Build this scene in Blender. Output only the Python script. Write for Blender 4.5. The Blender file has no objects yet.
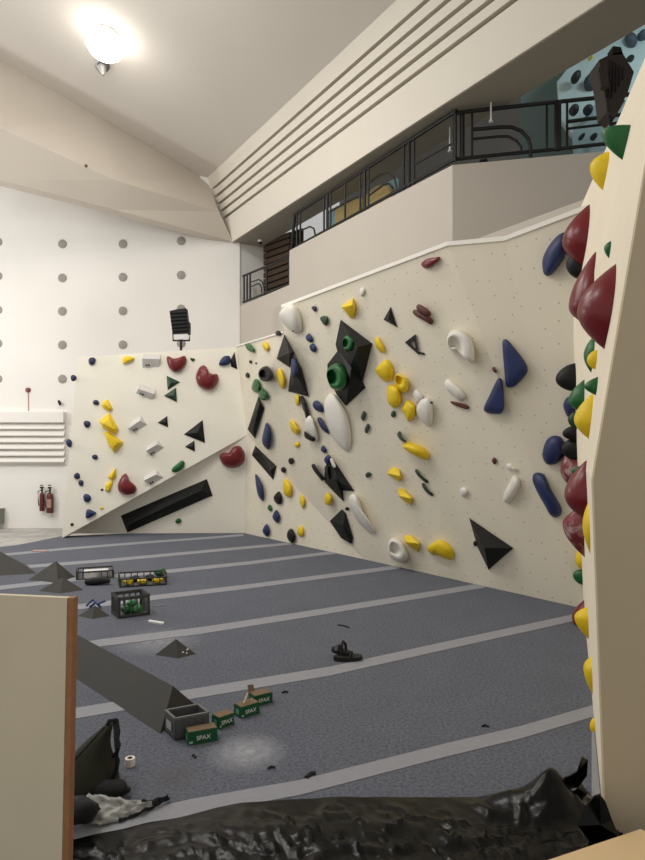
import bpy, bmesh, math, random
from mathutils import Vector, Matrix, noise
random.seed(7)
SC = bpy.context.scene
COL = SC.collection
F, CX, HZ, CH = 646.0, 322.5, 440.0, 1.7
CAM = Vector((0, 0, CH))
V = Vector

# ------------------------------------------------------------------ camera helpers
def ray(px, py): return V(((px - CX) / F, 1.0, -(py - HZ) / F))
def at(px, py, Y): return CAM + ray(px, py) * Y
def onz(px, py, z=0.0):
    d = ray(px, py); return CAM + d * ((z - CH) / d.z)
def onpl(px, py, o, n, h=0.0):
    d = ray(px, py); return CAM + d * ((o + n * h - CAM).dot(n) / d.dot(n))
def proj(p):
    return (CX + F * p.x / p.y, HZ - F * (p.z - CH) / p.y)
def plane3(a, b, c):
    n = (b - a).cross(c - a).normalized()
    if n.dot(CAM - a) < 0: n = -n
    return (a.copy(), n)

# ------------------------------------------------------------------ materials
def lin(c):
    return tuple(((x/255)/12.92 if x/255 <= .04045 else ((x/255+.055)/1.055)**2.4) for x in c) + (1.0,)
MATS = {}
def mat(name, rgb, rough=.6, var=.06, scale=8.0, bump=0.0, bscale=60.0, metal=0.0, spec=.5, speck=None, coat=0.0):
    if name in MATS: return MATS[name]
    m = bpy.data.materials.new(name); m.use_nodes = True
    nt = m.node_tree; b = nt.nodes['Principled BSDF']
    b.inputs['Roughness'].default_value = rough; b.inputs['Metallic'].default_value = metal
    b.inputs['Specular IOR Level'].default_value = spec
    if coat: b.inputs['Coat Weight'].default_value = coat; b.inputs['Coat Roughness'].default_value = .2
    tc = nt.nodes.new('ShaderNodeTexCoord')
    nz = nt.nodes.new('ShaderNodeTexNoise'); nz.inputs['Scale'].default_value = scale; nz.inputs['Detail'].default_value = 5
    nt.links.new(tc.outputs['Object'], nz.inputs['Vector'])
    mx = nt.nodes.new('ShaderNodeMix'); mx.data_type = 'RGBA'
    c = lin(rgb)
    mx.inputs['A'].default_value = tuple(max(0, x*(1-var*2)) for x in c[:3]) + (1,)
    mx.inputs['B'].default_value = tuple(min(1, x*(1+var*2)) for x in c[:3]) + (1,)
    nt.links.new(nz.outputs['Fac'], mx.inputs['Factor'])
    out = mx.outputs['Result']
    if speck:                        # (rgb, scale, low, high)
        n2 = nt.nodes.new('ShaderNodeTexNoise'); n2.inputs['Scale'].default_value = speck[1]; n2.inputs['Detail'].default_value = 6
        n2.inputs['Roughness'].default_value = .65
        nt.links.new(tc.outputs['Object'], n2.inputs['Vector'])
        mr = nt.nodes.new('ShaderNodeMapRange'); mr.inputs['From Min'].default_value = speck[2]; mr.inputs['From Max'].default_value = speck[3]
        nt.links.new(n2.outputs['Fac'], mr.inputs['Value'])
        m2 = nt.nodes.new('ShaderNodeMix'); m2.data_type = 'RGBA'
        nt.links.new(mr.outputs['Result'], m2.inputs['Factor']); nt.links.new(out, m2.inputs['A'])
        m2.inputs['B'].default_value = lin(speck[0]); out = m2.outputs['Result']
    nt.links.new(out, b.inputs['Base Color'])
    if bump:
        n3 = nt.nodes.new('ShaderNodeTexNoise'); n3.inputs['Scale'].default_value = bscale; n3.inputs['Detail'].default_value = 6
        nt.links.new(tc.outputs['Object'], n3.inputs['Vector'])
        bp = nt.nodes.new('ShaderNodeBump'); bp.inputs['Strength'].default_value = bump; bp.inputs['Distance'].default_value = .01
        nt.links.new(n3.outputs['Fac'], bp.inputs['Height']); nt.links.new(bp.outputs['Normal'], b.inputs['Normal'])
    MATS[name] = m
    return m
def emit(name, rgb, s):
    m = bpy.data.materials.new(name); m.use_nodes = True
    b = m.node_tree.nodes['Principled BSDF']
    b.inputs['Base Color'].default_value = lin(rgb)
    b.inputs['Emission Color'].default_value = lin(rgb); b.inputs['Emission Strength'].default_value = s
    MATS[name] = m; return m
def climb_mat(name, rgb, dot):
    m = mat(name, rgb, rough=.75, var=.025, scale=1.6, bump=.05, bscale=120, spec=.25)
    nt = m.node_tree; b = nt.nodes['Principled BSDF']
    old = b.inputs['Base Color'].links[0].from_socket
    uv = nt.nodes.new('ShaderNodeUVMap'); uv.uv_map = 'UVMap'
    vo = nt.nodes.new('ShaderNodeTexVoronoi'); vo.voronoi_dimensions = '2D'; vo.inputs['Scale'].default_value = 5.0
    vo.inputs['Randomness'].default_value = .45
    nt.links.new(uv.outputs['UV'], vo.inputs['Vector'])
    mr = nt.nodes.new('ShaderNodeMapRange'); mr.inputs['From Min'].default_value = .035; mr.inputs['From Max'].default_value = .055
    mr.inputs['To Min'].default_value = dot; mr.inputs['To Max'].default_value = 0
    nt.links.new(vo.outputs['Distance'], mr.inputs['Value'])
    mx = nt.nodes.new('ShaderNodeMix'); mx.data_type = 'RGBA'
    nt.links.new(mr.outputs['Result'], mx.inputs['Factor']); nt.links.new(old, mx.inputs['A'])
    mx.inputs['B'].default_value = lin((70, 60, 45))
    nt.links.new(mx.outputs['Result'], b.inputs['Base Color'])
    return m

M_YEL = mat('yellow_resin', (236, 202, 14), .5, .05, 14, .15, 90)
M_BLU = mat('blue_resin', (28, 42, 90), .5, .08, 14, .2, 90)
M_NAV = mat('navy_resin', (26, 36, 74), .55, .08, 14, .2, 90)
M_RED = mat('maroon_resin', (116, 28, 34), .32, .06, 10, .08, 60)
M_REDC = mat('chalky_maroon_resin', (116, 30, 38), .6, .06, 10, .08, 60, speck=((205, 180, 178), 9, .47, .72))
M_GRN = mat('green_resin', (22, 96, 42), .4, .08, 12, .12, 70)
M_DGR = mat('dark_green_resin', (30, 62, 38), .5, .08, 12, .12, 70)
M_BLK = mat('black_resin', (20, 20, 21), .5, .1, 12, .15, 70, spec=.3)
M_WHT = mat('white_resin', (232, 228, 218), .5, .03, 9, .1, 60)
M_BRN = mat('brown_resin', (92, 42, 34), .55, .08, 12, .1, 70)
M_VOL = mat('black_volume_paint', (23, 24, 23), .55, .1, 5, .15, 180, spec=.3, speck=((95, 96, 92), 22, .68, .85))
M_FVOL = mat('grey_volume_paint', (61, 59, 55), .75, .06, 4, .15, 180, speck=((150, 148, 142), 16, .68, .82))
M_BOLT = mat('dark_bolt', (25, 24, 23), .4, .05, 30, metal=.6)
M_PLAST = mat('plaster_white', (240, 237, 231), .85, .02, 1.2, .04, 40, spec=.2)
M_CEIL = mat('ceiling_paint', (218, 212, 203), .9, .02, .8, .03, 30, spec=.15)
M_CREAM = mat('cream_paint', (231, 224, 210), .8, .02, 1.0, .03, 40, spec=.2)
M_GROOVE = mat('groove_shade', (74, 66, 56), .9, .05)  # shade inside the fascia grooves, put on their floors as dark colour
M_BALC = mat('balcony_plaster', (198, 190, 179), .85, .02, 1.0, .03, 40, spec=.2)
M_CL = climb_mat('climbing_panel_left', (248, 243, 228), .1)
M_CR = climb_mat('climbing_panel_right', (230, 222, 202), .4)
M_CN = climb_mat('climbing_panel_near', (250, 238, 215), .05)
M_END = mat('raw_panel_end', (204, 188, 158), .8, .04, 1.5, .05, 60, spec=.2)
M_EDGE = mat('white_edge', (244, 240, 230), .7, .02)
M_CONC = mat('dusty_concrete', (170, 166, 162), .9, .12, 2.5, .2, 30, speck=((205, 202, 198), 3, .45, .75))
M_TAPE = mat('seam_tape', (146, 147, 153), .85, .05, 20, .1, 200)
M_DISC = mat('grey_disc', (158, 153, 146), .8, .05, 12)
M_METB = mat('black_metal', (26, 26, 26), .45, .06, 20, metal=.3)
M_CRATE = mat('grey_crate_plastic', (88, 88, 88), .5, .06, 15)
M_CRATED = mat('dark_crate_plastic', (74, 74, 71), .5, .06, 15)
M_BOXG = mat('green_carton', (14, 82, 44), .5, .08, 20)
M_CARD = mat('brown_carton_top', (118, 98, 74), .8, .1, 20)
M_PLY = mat('plywood_face', (222, 210, 182), .7, .05, 3, .05, 80, speck=((186, 166, 132), 5, .62, .85))
M_PLYE = mat('plywood_edge', (160, 112, 74), .75, .12, 30)
M_PLYL = mat('birch_plywood', (232, 200, 152), .65, .04, 5)
M_BAG = mat('olive_fabric', (38, 40, 26), .9, .12, 25, .5, 200)
M_BLKF = mat('black_fabric', (24, 24, 26), .85, .12, 25, .4, 150)
M_SIL = mat('silver_cloth', (158, 158, 154), .5, .08, 18, .25, 40, metal=.15)
M_PLS = mat('black_plastic_film', (9, 9, 9), .24, .15, 6, .22, 14, spec=.22)
M_WRED = mat('extinguisher_red', (98, 46, 42), .4, .06, 15)
M_TAN = mat('tan_board', (196, 172, 112), .7, .06, 6)
M_TEAL = mat('teal_wall', (128, 146, 142), .85, .04, 2)
M_CYAN = mat('pale_cyan_panel', (196, 214, 215), .8, .03, 2)
M_WOODD = mat('dark_timber', (70, 54, 40), .8, .12, 10)
M_CHROME = mat('brushed_metal', (190, 190, 192), .3, .04, 20, metal=.8)
M_PAPER = mat('white_paper', (225, 224, 220), .7, .03, 20)
M_RUB = mat('black_rubber', (20, 20, 21), .7, .08, 20)
M_LAMP = emit('lamp_glow', (255, 250, 242), 9)
M_WOODL = mat('pale_stick_wood', (206, 182, 142), .7, .05, 30)

# ------------------------------------------------------------------ mesh helpers
def meta(o, label=None, cat=None, group=None, kind=None):
    if label: o['label'] = label
    if cat: o['category'] = cat
    if group: o['group'] = group
    if kind: o['kind'] = kind
    return o
def mk(name, verts, faces, m, parent=None, smooth=False, origin=None, autos=None):
    me = bpy.data.meshes.new(name)
    verts = [V(v) for v in verts]
    if parent is None:
        if origin is None:
            lo = V((min(v.x for v in verts), min(v.y for v in verts), min(v.z for v in verts)))
            hi = V((max(v.x for v in verts), max(v.y for v in verts), max(v.z for v in verts)))
            origin = (lo + hi) / 2; origin.z = lo.z
        verts = [v - origin for v in verts]
    me.from_pydata([tuple(v) for v in verts], [], faces); me.update()
    bm = bmesh.new(); bm.from_mesh(me); bmesh.ops.recalc_face_normals(bm, faces=bm.faces); bm.to_mesh(me); bm.free()
    for m_ in (m if isinstance(m, (list, tuple)) else [m]): me.materials.append(m_)
    if smooth:
        for p in me.polygons: p.use_smooth = True
        if autos: me.set_sharp_from_angle(angle=math.radians(autos))
    o = bpy.data.objects.new(name, me); COL.objects.link(o)
    if parent is None: o.location = origin
    else:
        o.parent = parent; o.matrix_parent_inverse = Matrix.Translation(-world_loc(parent))
    return o
def world_loc(o):
    l = V(o.location)
    if o.parent: return V((0, 0, 0)) + world_loc(o.parent) + (V(o.location) - world_loc(o.parent)) if o.matrix_parent_inverse != Matrix() else l + world_loc(o.parent)
    return l
def root(name, loc, label, cat, group=None):
    o = bpy.data.objects.new(name, None); COL.objects.link(o); o.location = V(loc); o.empty_display_size = .1
    return meta(o, label, cat, group)
class MB:
    def __init__(s): s.v = []; s.f = []
    def add(s, vs, fs):
        k = len(s.v); s.v += [V(v) for v in vs]; s.f += [tuple(i + k for i in f) for f in fs]; return s
    def box(s, c, size, R=None):
        c = V(c); hx, hy, hz = [x / 2 for x in size]
        vs = [V((x, y, z)) for x in (-hx, hx) for y in (-hy, hy) for z in (-hz, hz)]
        if R is not None: vs = [R @ v for v in vs]
        return s.add([v + c for v in vs], [(0,1,3,2),(4,6,7,5),(0,4,5,1),(2,3,7,6),(0,2,6,4),(1,5,7,3)])
    def prism(s, pts, off):
        n = len(pts); pts = [V(p) for p in pts]; off = V(off)
        return s.add(pts + [p + off for p in pts], [tuple(range(n)), tuple(range(2*n-1, n-1, -1))] + [(i, (i+1) % n, n+(i+1) % n, n+i) for i in range(n)])
    def tube(s, pts, r, seg=8, closed=False):
        pts = [V(p) for p in pts]; n = len(pts); vs = []; fs = []
        rs = r if isinstance(r, (list, tuple)) else [r]*n
        for i, p in enumerate(pts):
            a = pts[i-1] if i > 0 else (pts[-1] if closed else p); b = pts[i+1] if i < n-1 else (pts[0] if closed else p)
            t = (b - a).normalized(); u = t.cross(V((0, 0, 1)))
            if u.length < .05: u = t.cross(V((1, 0, 0)))
            u.normalize(); w = t.cross(u)
            for k in range(seg):
                g = 2*math.pi*k/seg; vs.append(p + (u*math.cos(g) + w*math.sin(g))*rs[i])
        for i in range(n if closed else n-1):
            j = (i+1) % n
            for k in range(seg):
                fs.append((i*seg+k, i*seg+(k+1) % seg, j*seg+(k+1) % seg, j*seg+k))
        if not closed: fs += [tuple(range(seg)), tuple(range((n-1)*seg, n*seg))]
        return s.add(vs, fs)
    def lathe(s, c, prof, ax=V((0,0,1)), seg=20):
        c = V(c); ax = V(ax).normalized(); u = ax.cross(V((0, 1, 0)));
        if u.length < .05: u = ax.cross(V((1, 0, 0)))
        u.normalize(); w = ax.cross(u); vs = []; fs = []
        for r, h in prof:
            for k in range(seg):
                g = 2*math.pi*k/seg; vs.append(c + ax*h + (u*math.cos(g) + w*math.sin(g))*max(r, 1e-4))
        n = len(prof)
        for i in range(n-1):
            for k in range(seg): fs.append((i*seg+k, i*seg+(k+1) % seg, (i+1)*seg+(k+1) % seg, (i+1)*seg+k))
        fs += [tuple(range(seg)), tuple(range((n-1)*seg, n*seg))]
        return s.add(vs, fs)
    def obj(s, name, m, parent=None, smooth=False, autos=40): return mk(name, s.v, s.f, m, parent, smooth, autos=autos)
def struct(o): o['kind'] = 'structure'; return o
def solid(name, verts, faces, off, m, uv=False):
    """faces of a wall given thickness by pushing a copy back along off"""
    verts = [V(v) for v in verts]; n = len(verts); off = V(off)
    fs = [tuple(f) for f in faces]; cnt = {}
    for f in faces:
        for i in range(len(f)):
            a, b = f[i], f[(i+1) % len(f)]; cnt.setdefault(frozenset((a, b)), []).append((a, b))
    allf = fs + [tuple(i + n for i in reversed(f)) for f in fs]
    for k, l in cnt.items():
        if len(l) == 1: a, b = l[0]; allf.append((b, a, a+n, b+n))
    o = mk(name, verts + [v + off for v in verts], allf, m, origin=V((0, 0, 0)))
    if uv:
        me = o.data; ul = me.uv_layers.new(name='UVMap')
        for p in me.polygons:
            nn = p.normal; u = V((0, 0, 1)).cross(nn)
            if u.length < .05: u = V((1, 0, 0))
            u.normalize(); w = nn.cross(u)
            for li in p.loop_indices:
                co = me.vertices[me.loops[li].vertex_index].co; ul.data[li].uv = (co.dot(u), co.dot(w))
    return struct(o)

# ------------------------------------------------------------------ layout of the walls
A = onz(244, 533); B = onz(363, 559); C = onz(586, 609)
M_ = at(62, 537.5, 11.2); M_.z = 0.0
D = at(247, 435, 11.72)
H = onz(448, 246, 3.78); K = at(505, 241, 6.5); I = onz(577, 214, 3.78)
PR2 = plane3(B, C, H)
G = onpl(282, 308, *PR2); Fp = onpl(284, 333, *PR2)
PR1 = plane3(Fp, B, D)
print('PT Eplane', onpl(236, 347, *PR1)); E = at(236, 347, 11.86); PR5 = plane3(E, Fp, D)
PL = plane3(E, D, M_)
N = onpl(78, 357, *PL)
M2 = onz(66, 533.6)
PL0 = plane3(M2, A, D)
D2 = D + (A - M2)*.0
PR0 = plane3(D, B, A)
PR3 = plane3(H, K, C); PR3b = plane3(K, I, C)
for nm, p in (('G', G), ('F', Fp), ('E', E), ('N', N), ('H', H), ('K', K), ('I', I), ('A', A), ('B', B), ('C', C), ('D', D), ('M', M_)):
    print('PT', nm, [round(x, 2) for x in p])

# far left climbing panel
solid('wall_climbing_left', [N, E, D, M_, M2, A], [(0, 1, 2, 3), (3, 2, 4), (4, 2, 5)], (0, .35, 0), M_CL, uv=True)
# big right climbing wall
C2 = C + (C - B) * .12; I2 = I + (I - K) * .35
solid('wall_climbing_right', [D, B, A, E, Fp, G, H, C, K, I, C2, I2],
      [(0, 1, 2), (3, 4, 0), (4, 1, 0), (5, 6, 7, 1, 4), (6, 8, 7), (8, 9, 7), (9, 11, 10, 7)], (.28, .24, 0), M_CR, uv=True)
# pale plywood lip along the top edge of the big wall
def lip(name, pts, w=.045):
    mb = MB()
    for a, b in zip(pts, pts[1:]):
        mb.prism([a + V((-.012, -.012, 0)), b + V((-.012, -.012, 0)), b + V((-.012, -.012, w)), a + V((-.012, -.012, w))], V((.12, .1, 0)))
    return struct(mb.obj(name, M_EDGE))
lip('trim_1', [G, H, K, I, I2]); lip('trim_2', [E, Fp], .025)

# near right wall: ruled surface between a near and a far upright profile
NY, FY = 2.78, 6.62
NP = [(0.0, at(605, 835, NY).x), (1.53, at(592, 480, NY).x), (2.88, at(645, 165, NY).x), (4.0, 1.67)]
FP = [(0.0, at(583.5, 607, FY).x), (1.53, at(576.5, 457, FY).x), (2.88, at(569, 325, FY).x), (4.0, at(577, 215, FY).x)]
def interp(T, z):
    for (z0, x0), (z1, x1) in zip(T, T[1:]):
        if z <= z1: return x0 + (x1 - x0) * (z - z0) / (z1 - z0)
    return T[-1][1]
def S4(t, z): return V((interp(NP, z) * (1-t) + interp(FP, z) * t, NY * (1-t) + FY * t, z))
zs = [0, .5, 1.0, 1.53, 2.0, 2.45, 2.88, 3.25, 3.6, 4.0]; nt_ = 12
vs = [S4(t / nt_, z) for z in zs for t in range(nt_ + 1)]
fs = [(i*(nt_+1)+t, i*(nt_+1)+t+1, (i+1)*(nt_+1)+t+1, (i+1)*(nt_+1)+t) for i in range(len(zs)-1) for t in range(nt_)]
o = mk('wall_climbing_near', vs, fs, M_CN, origin=V((0, 0, 0))); struct(o)
ul = o.data.uv_layers.new(name='UVMap')
for p in o.data.polygons:
    for li in p.loop_indices:
        co = o.data.vertices[o.data.loops[li].vertex_index].co; ul.data[li].uv = (co.y, co.z)
# its end face and carcass
prof = [S4(0, z) + V((0, -.012, 0)) for z in (0, 1.53, 2.88, 4.0)]
solid('wall_near_end', prof + [V((4.2, 2.9, 4.0)), V((4.2, 2.9, 0))], [(0, 1, 2, 3, 4, 5)], (0, .02, 0), M_END)
solid('wall_near_top', [S4(0, 4.0), S4(1, 4.0), V((4.2, 7.4, 4.0)), V((4.2, 2.9, 4.0))], [(0, 1, 2, 3)], (0, 0, -.03), M_END)

# mat floor, concrete floor, tape seams
def floor_mat():
    m = mat('carpet_mat', (113, 116, 126), .95, .06, 3, .5, 260, spec=.1, speck=((80, 83, 93), 55, .42, .68))
    nt = m.node_tree; b = nt.nodes['Principled BSDF']; old = b.inputs['Base Color'].links[0].from_socket
    tc = nt.nodes.new('ShaderNodeTexCoord')
    def spot(old, loc, r, rgb, amt):
        mp = nt.nodes.new('ShaderNodeVectorMath'); mp.operation = 'DISTANCE'
        nt.links.new(tc.outputs['Object'], mp.inputs[0]); mp.inputs[1].default_value = loc
        mr = nt.nodes.new('ShaderNodeMapRange'); mr.inputs['From Min'].default_value = 0; mr.inputs['From Max'].default_value = r
        mr.inputs['To Min'].default_value = amt; mr.inputs['To Max'].default_value = 0
        nt.links.new(mp.outputs['Value'], mr.inputs['Value'])
        nz = nt.nodes.new('ShaderNodeTexNoise'); nz.inputs['Scale'].default_value = 18; nz.inputs['Detail'].default_value = 6
        nt.links.new(tc.outputs['Object'], nz.inputs['Vector'])
        mu = nt.nodes.new('ShaderNodeMath'); mu.operation = 'MULTIPLY'; mu.use_clamp = True
        nt.links.new(mr.outputs['Result'], mu.inputs[0]); nt.links.new(nz.outputs['Fac'], mu.inputs[1])
        mx = nt.nodes.new('ShaderNodeMix'); mx.data_type = 'RGBA'
        nt.links.new(mu.outputs['Value'], mx.inputs['Factor']); nt.links.new(old, mx.inputs['A']); mx.inputs['B'].default_value = lin(rgb)
        nt.links.new(mx.outputs['Result'], b.inputs['Base Color']); return mx.outputs['Result']
    old = spot(old, onz(247, 752), .24, (228, 228, 232), .75)
    old = spot(old, onz(175, 778), .16, (100, 90, 78), .8)
    old = spot(old, onz(158, 641), .4, (225, 225, 228), .45)
    return m
mp = [V((-4.62, 11.42, 0)), V((-4.75, 11.0, 0)), V((-4.95, 10.45, 0)), V((-5.2, 10.22, 0)), V((-9, 9.9, 0)), V((-9, 1.1, 0)), V((3.4, 1.1, 0)), V((3.4, 7.0, 0)), V((-1.0, 12.6, 0))]
solid('floor', mp, [tuple(range(len(mp)))], (0, 0, -.195), floor_mat())
solid('floor_concrete', [V((-14, -2, -.2)), V((6, -2, -.2)), V((6, 15, -.2)), V((-14, 15, -.2))], [(0, 1, 2, 3)], (0, 0, -.1), M_CONC)
tapes = [([(-140, 567), (20, 553.5), (60, 549.5), (140, 543), (222, 537), (243.5, 535)], 2.2), ([(-140, 584), (31, 566.5), (109, 560.5), (190, 553), (266, 546), (292, 543.6)], 2.8),
         ([(-160, 605), (0, 588), (75, 579.5), (169, 571.5), (250, 563), (322, 554), (335, 552.6)], 3.6), ([(-160, 638), (-10, 619), (80, 607), (153, 598), (250, 586.5), (330, 576), (384, 569), (400, 566.8)], 4.4),
         ([(-230, 697), (-20, 662), (102, 643), (200, 631), (300, 615.5), (390, 601), (466, 588.5), (485, 585.2)], 6.2), ([(-330, 782), (-10, 728), (74, 714), (200, 693), (330, 671.5), (450, 645), (569, 619), (590, 614.5)], 9),
         ([(60, 838), (98, 830), (189, 808), (300, 788), (444, 751), (520, 733), (594, 711)], 15)]
for i, (pts, w) in enumerate(tapes):
    up = []; dn = []
    for x, y in pts:
        sc = (y - HZ) / (pts[len(pts)//2][1] - HZ)
        up.append(onz(x, y - w*sc/2)); dn.append(onz(x, y + w*sc/2))
    n = len(up); mb = MB()
    mb.v = [p + V((0, 0, .0035)) for p in up + dn] + [p + V((0, 0, .0002)) for p in up + dn]
    for k in range(n-1):
        mb.f += [(k, k+1, n+k+1, n+k), (2*n+k, 2*n+k+1, k+1, k), (n+k, n+k+1, 3*n+k+1, 3*n+k)]
    struct(mk('trim_%d' % (i+3), mb.v, mb.f, M_TAPE))
# a seam tape running along the foot of the near wall
t0, t1 = S4(0.02, 0), S4(.32, 0)
struct(mk('trim_10', [t0 + V((-.005, 0, .003)), t0 + V((-.055, 0, .003)), t1 + V((-.012, 0, .003)), t1 + V((-.005, 0, .003))], [(0, 1, 2, 3)], M_TAPE))

# ------------------------------------------------------------------ hall shell
d = V((-.521, .854, 0)).normalized(); e = V((-.854, -.521, 0)).normalized()
WY = 13.9
solid('wall_back', [V((-15, WY, -.3)), V((-1.78, WY, -.3)), V((-1.78, WY, 10.5)), V((-15, WY, 10.5))], [(0, 1, 2, 3)], (0, .25, 0), M_PLAST)
# fascia over the balcony: leaning band with five long grooves
F0 = V((-1.98, 13.9, 5.94)); F1 = V((-2.47, 13.9, 7.33))
nf = (F1 - F0).cross(d).normalized()
if nf.x > 0: nf = -nf
segs = [(0, 0)]
for s in (.365, .475, .585, .70, .82):
    segs += [(s-.019, 0), (s-.019, -.13), (s+.019, -.13), (s+.019, 0)]
segs += [(1.02, 0), (1.02, -.4), (0, -.4)]
L0_, L1_ = -.6, 15.5
pr = [F0 + (F1 - F0)*s + nf*h for s, h in segs]
mb = MB(); n = len(pr); mb.v = [p + d*L0_*0 + d*.0 for p in pr] + [p - d*L1_ for p in pr]
mb.f = [(i, (i+1) % n, n+(i+1) % n, n+i) for i in range(n)]
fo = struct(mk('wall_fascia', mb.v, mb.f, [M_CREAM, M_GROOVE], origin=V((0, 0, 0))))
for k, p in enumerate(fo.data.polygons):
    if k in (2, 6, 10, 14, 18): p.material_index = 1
# ceiling
ce = F1 + (F1 - F0)*.01
rise = .296
def ceil_pt(a, b): return ce - d*a + e*b + V((0, 0, rise*b))
PC = plane3(ceil_pt(0, 0), ceil_pt(5, 0), ceil_pt(0, 5))
solid('ceiling', [ceil_pt(-2, -.3), ceil_pt(16, -.3), ceil_pt(16, 11), ceil_pt(-2, 11)], [(0, 1, 2, 3)], (0, 0, .2), M_CEIL)
# beam across the hall
bo = F0 - d*.25 + e*0
lo = [onpl(x, y, bo + d*k, -d) for x, y, k in ((-60, 165, .62), (0, 180, .55), (115, 209.5, .4), (233, 241.5, .16))]
mi = [onpl(x, y, bo, -d) for x, y in ((-60, 103), (0, 128), (115, 180), (219, 212))]
tp = [onpl(x, y, *PC) for x, y in ((-60, 25), (0, 60), (100, 118), (206, 180))]
for nm, l in (('lo', lo), ('mi', mi), ('tp', tp)): print('BEAM', nm, [[round(c, 2) for c in p] for p in l])
tp = [p + V((0, 0, .05)) for p in tp]
bv = lo + mi + tp
bf = [(i, i+1, 4+i+1, 4+i) for i in range(3)] + [(4+i, 4+i+1, 8+i+1, 8+i) for i in range(3)]
o = solid('wall_beam', bv, bf, d*.3, mat('beam_paint', (206, 197, 185), .85, .02, 1, .03, 40, spec=.15))
# balcony parapet
ztop = 5.19
Q0 = V((1.65, 8.2, ztop)); Qf = at(289, 250.5, 11.9); Qf = Q0 + d*((Qf - Q0).dot(d)); Qf.z = ztop
Q1 = V((3.31, 7.83, ztop)); Q1b = Q0 + (Q1 - Q0)*2.2
PB = plane3(Q0, Qf, Q0 + V((0, 0, -1))); PB2 = plane3(Q0, Q1, Q0 + V((0, 0, -1)))
Qe = V((-1.80, 13.9, 0)); Qe = Q0 + d*((Qe - Q0).dot(d))
zl = onpl(287, 284.5, *PB).z
low = V((0, 0, 3.0))
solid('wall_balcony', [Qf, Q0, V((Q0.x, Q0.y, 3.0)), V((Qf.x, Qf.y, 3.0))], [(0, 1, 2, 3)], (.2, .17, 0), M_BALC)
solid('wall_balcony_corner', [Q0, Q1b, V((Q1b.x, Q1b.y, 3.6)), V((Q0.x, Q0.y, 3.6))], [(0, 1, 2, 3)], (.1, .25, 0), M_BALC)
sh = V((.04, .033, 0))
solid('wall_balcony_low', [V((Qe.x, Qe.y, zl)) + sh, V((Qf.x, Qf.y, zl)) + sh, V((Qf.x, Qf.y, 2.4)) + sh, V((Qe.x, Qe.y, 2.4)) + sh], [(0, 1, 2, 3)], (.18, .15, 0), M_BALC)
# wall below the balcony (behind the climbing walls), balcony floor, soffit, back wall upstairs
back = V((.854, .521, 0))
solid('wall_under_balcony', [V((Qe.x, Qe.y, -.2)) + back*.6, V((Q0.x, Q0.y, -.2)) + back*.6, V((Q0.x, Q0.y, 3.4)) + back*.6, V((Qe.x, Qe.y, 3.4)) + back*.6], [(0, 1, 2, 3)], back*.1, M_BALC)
def strip(name, p0, p1, w0, w1, z, th, m):
    return solid(name, [V((p0.x, p0.y, z)) + back*w0, V((p1.x, p1.y, z)) + back*w0, V((p1.x, p1.y, z)) + back*w1, V((p0.x, p0.y, z)) + back*w1], [(0, 1, 2, 3)], (0, 0, th), m)
Fe = V((F0.x, F0.y, 0)); Fn = Fe - d*15.5
strip('floor_balcony', Qe, Q0 - d*6, .25, 5.5, 4.25, -.2, M_BALC)
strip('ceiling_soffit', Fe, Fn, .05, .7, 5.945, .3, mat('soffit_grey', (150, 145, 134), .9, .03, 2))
strip('ceiling_upstairs', Fe, Fn, 1.0, 6, 8.7, .1, M_TEAL)
M_UPW = mat('upstairs_wall_grey', (128, 124, 120), .85, .03, 2)
solid('wall_upstairs', [V((Qe.x, Qe.y, 4.2)) + back*2.6, V((Q0.x, Q0.y, 4.2)) + back*2.6 + d*1.2, V((Q0.x, Q0.y, 8.8)) + back*2.6 + d*1.2, V((Qe.x, Qe.y, 8.8)) + back*2.6], [(0, 1, 2, 3)], back*.1, M_UPW)
solid('wall_upstairs_teal', [V((Q0.x, Q0.y, 4.2)) + back*2.6 + d*1.2, V((7.5, 10.4, 4.2)), V((7.5, 10.4, 8.8)), V((Q0.x, Q0.y, 8.8)) + back*2.6 + d*1.2], [(0, 1, 2, 3)], (0, .1, 0), M_TEAL)
solid('wall_upstairs_end', [V((Qe.x, Qe.y, 4.2)) + d*.02, V((Qe.x, Qe.y, 4.2)) + back*2.7 + d*.02, V((Qe.x, Qe.y, 6.2)) + back*2.7 + d*.02, V((Qe.x, Qe.y, 6.2)) + d*.02], [(0, 1, 2, 3)], d*.1, M_PLAST)

# ------------------------------------------------------------------ far wall fittings
WB = (V((0, WY, 0)), V((0, -1, 0)))
cols = [('first', -2, (242, 276, 310, 343.5, 379)), ('second', 62.5, (244, 278, 311.3, 345, 379)), ('third', 123, (244, 277.2, 311, 344.8)), ('fourth', 181.2, (241, 275.2, 309, 343.5))]
rows = ['top', 'second', 'third', 'fourth', 'fifth']
for cn, x, ys in cols:
    for rn, y in zip(rows, ys):
        mb = MB().lathe(onpl(x, y, *WB), [(.094, 0), (.094, .012), (.086, .018), (.0, .018)], V((0, -1, 0)), 20)
        meta(mb.obj('wall_disc', M_DISC, None, True), 'grey round disc on white far wall, %s column from the left, %s row' % (cn, rn), 'wall disc', 'grey discs dotted over the far wall')
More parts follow.
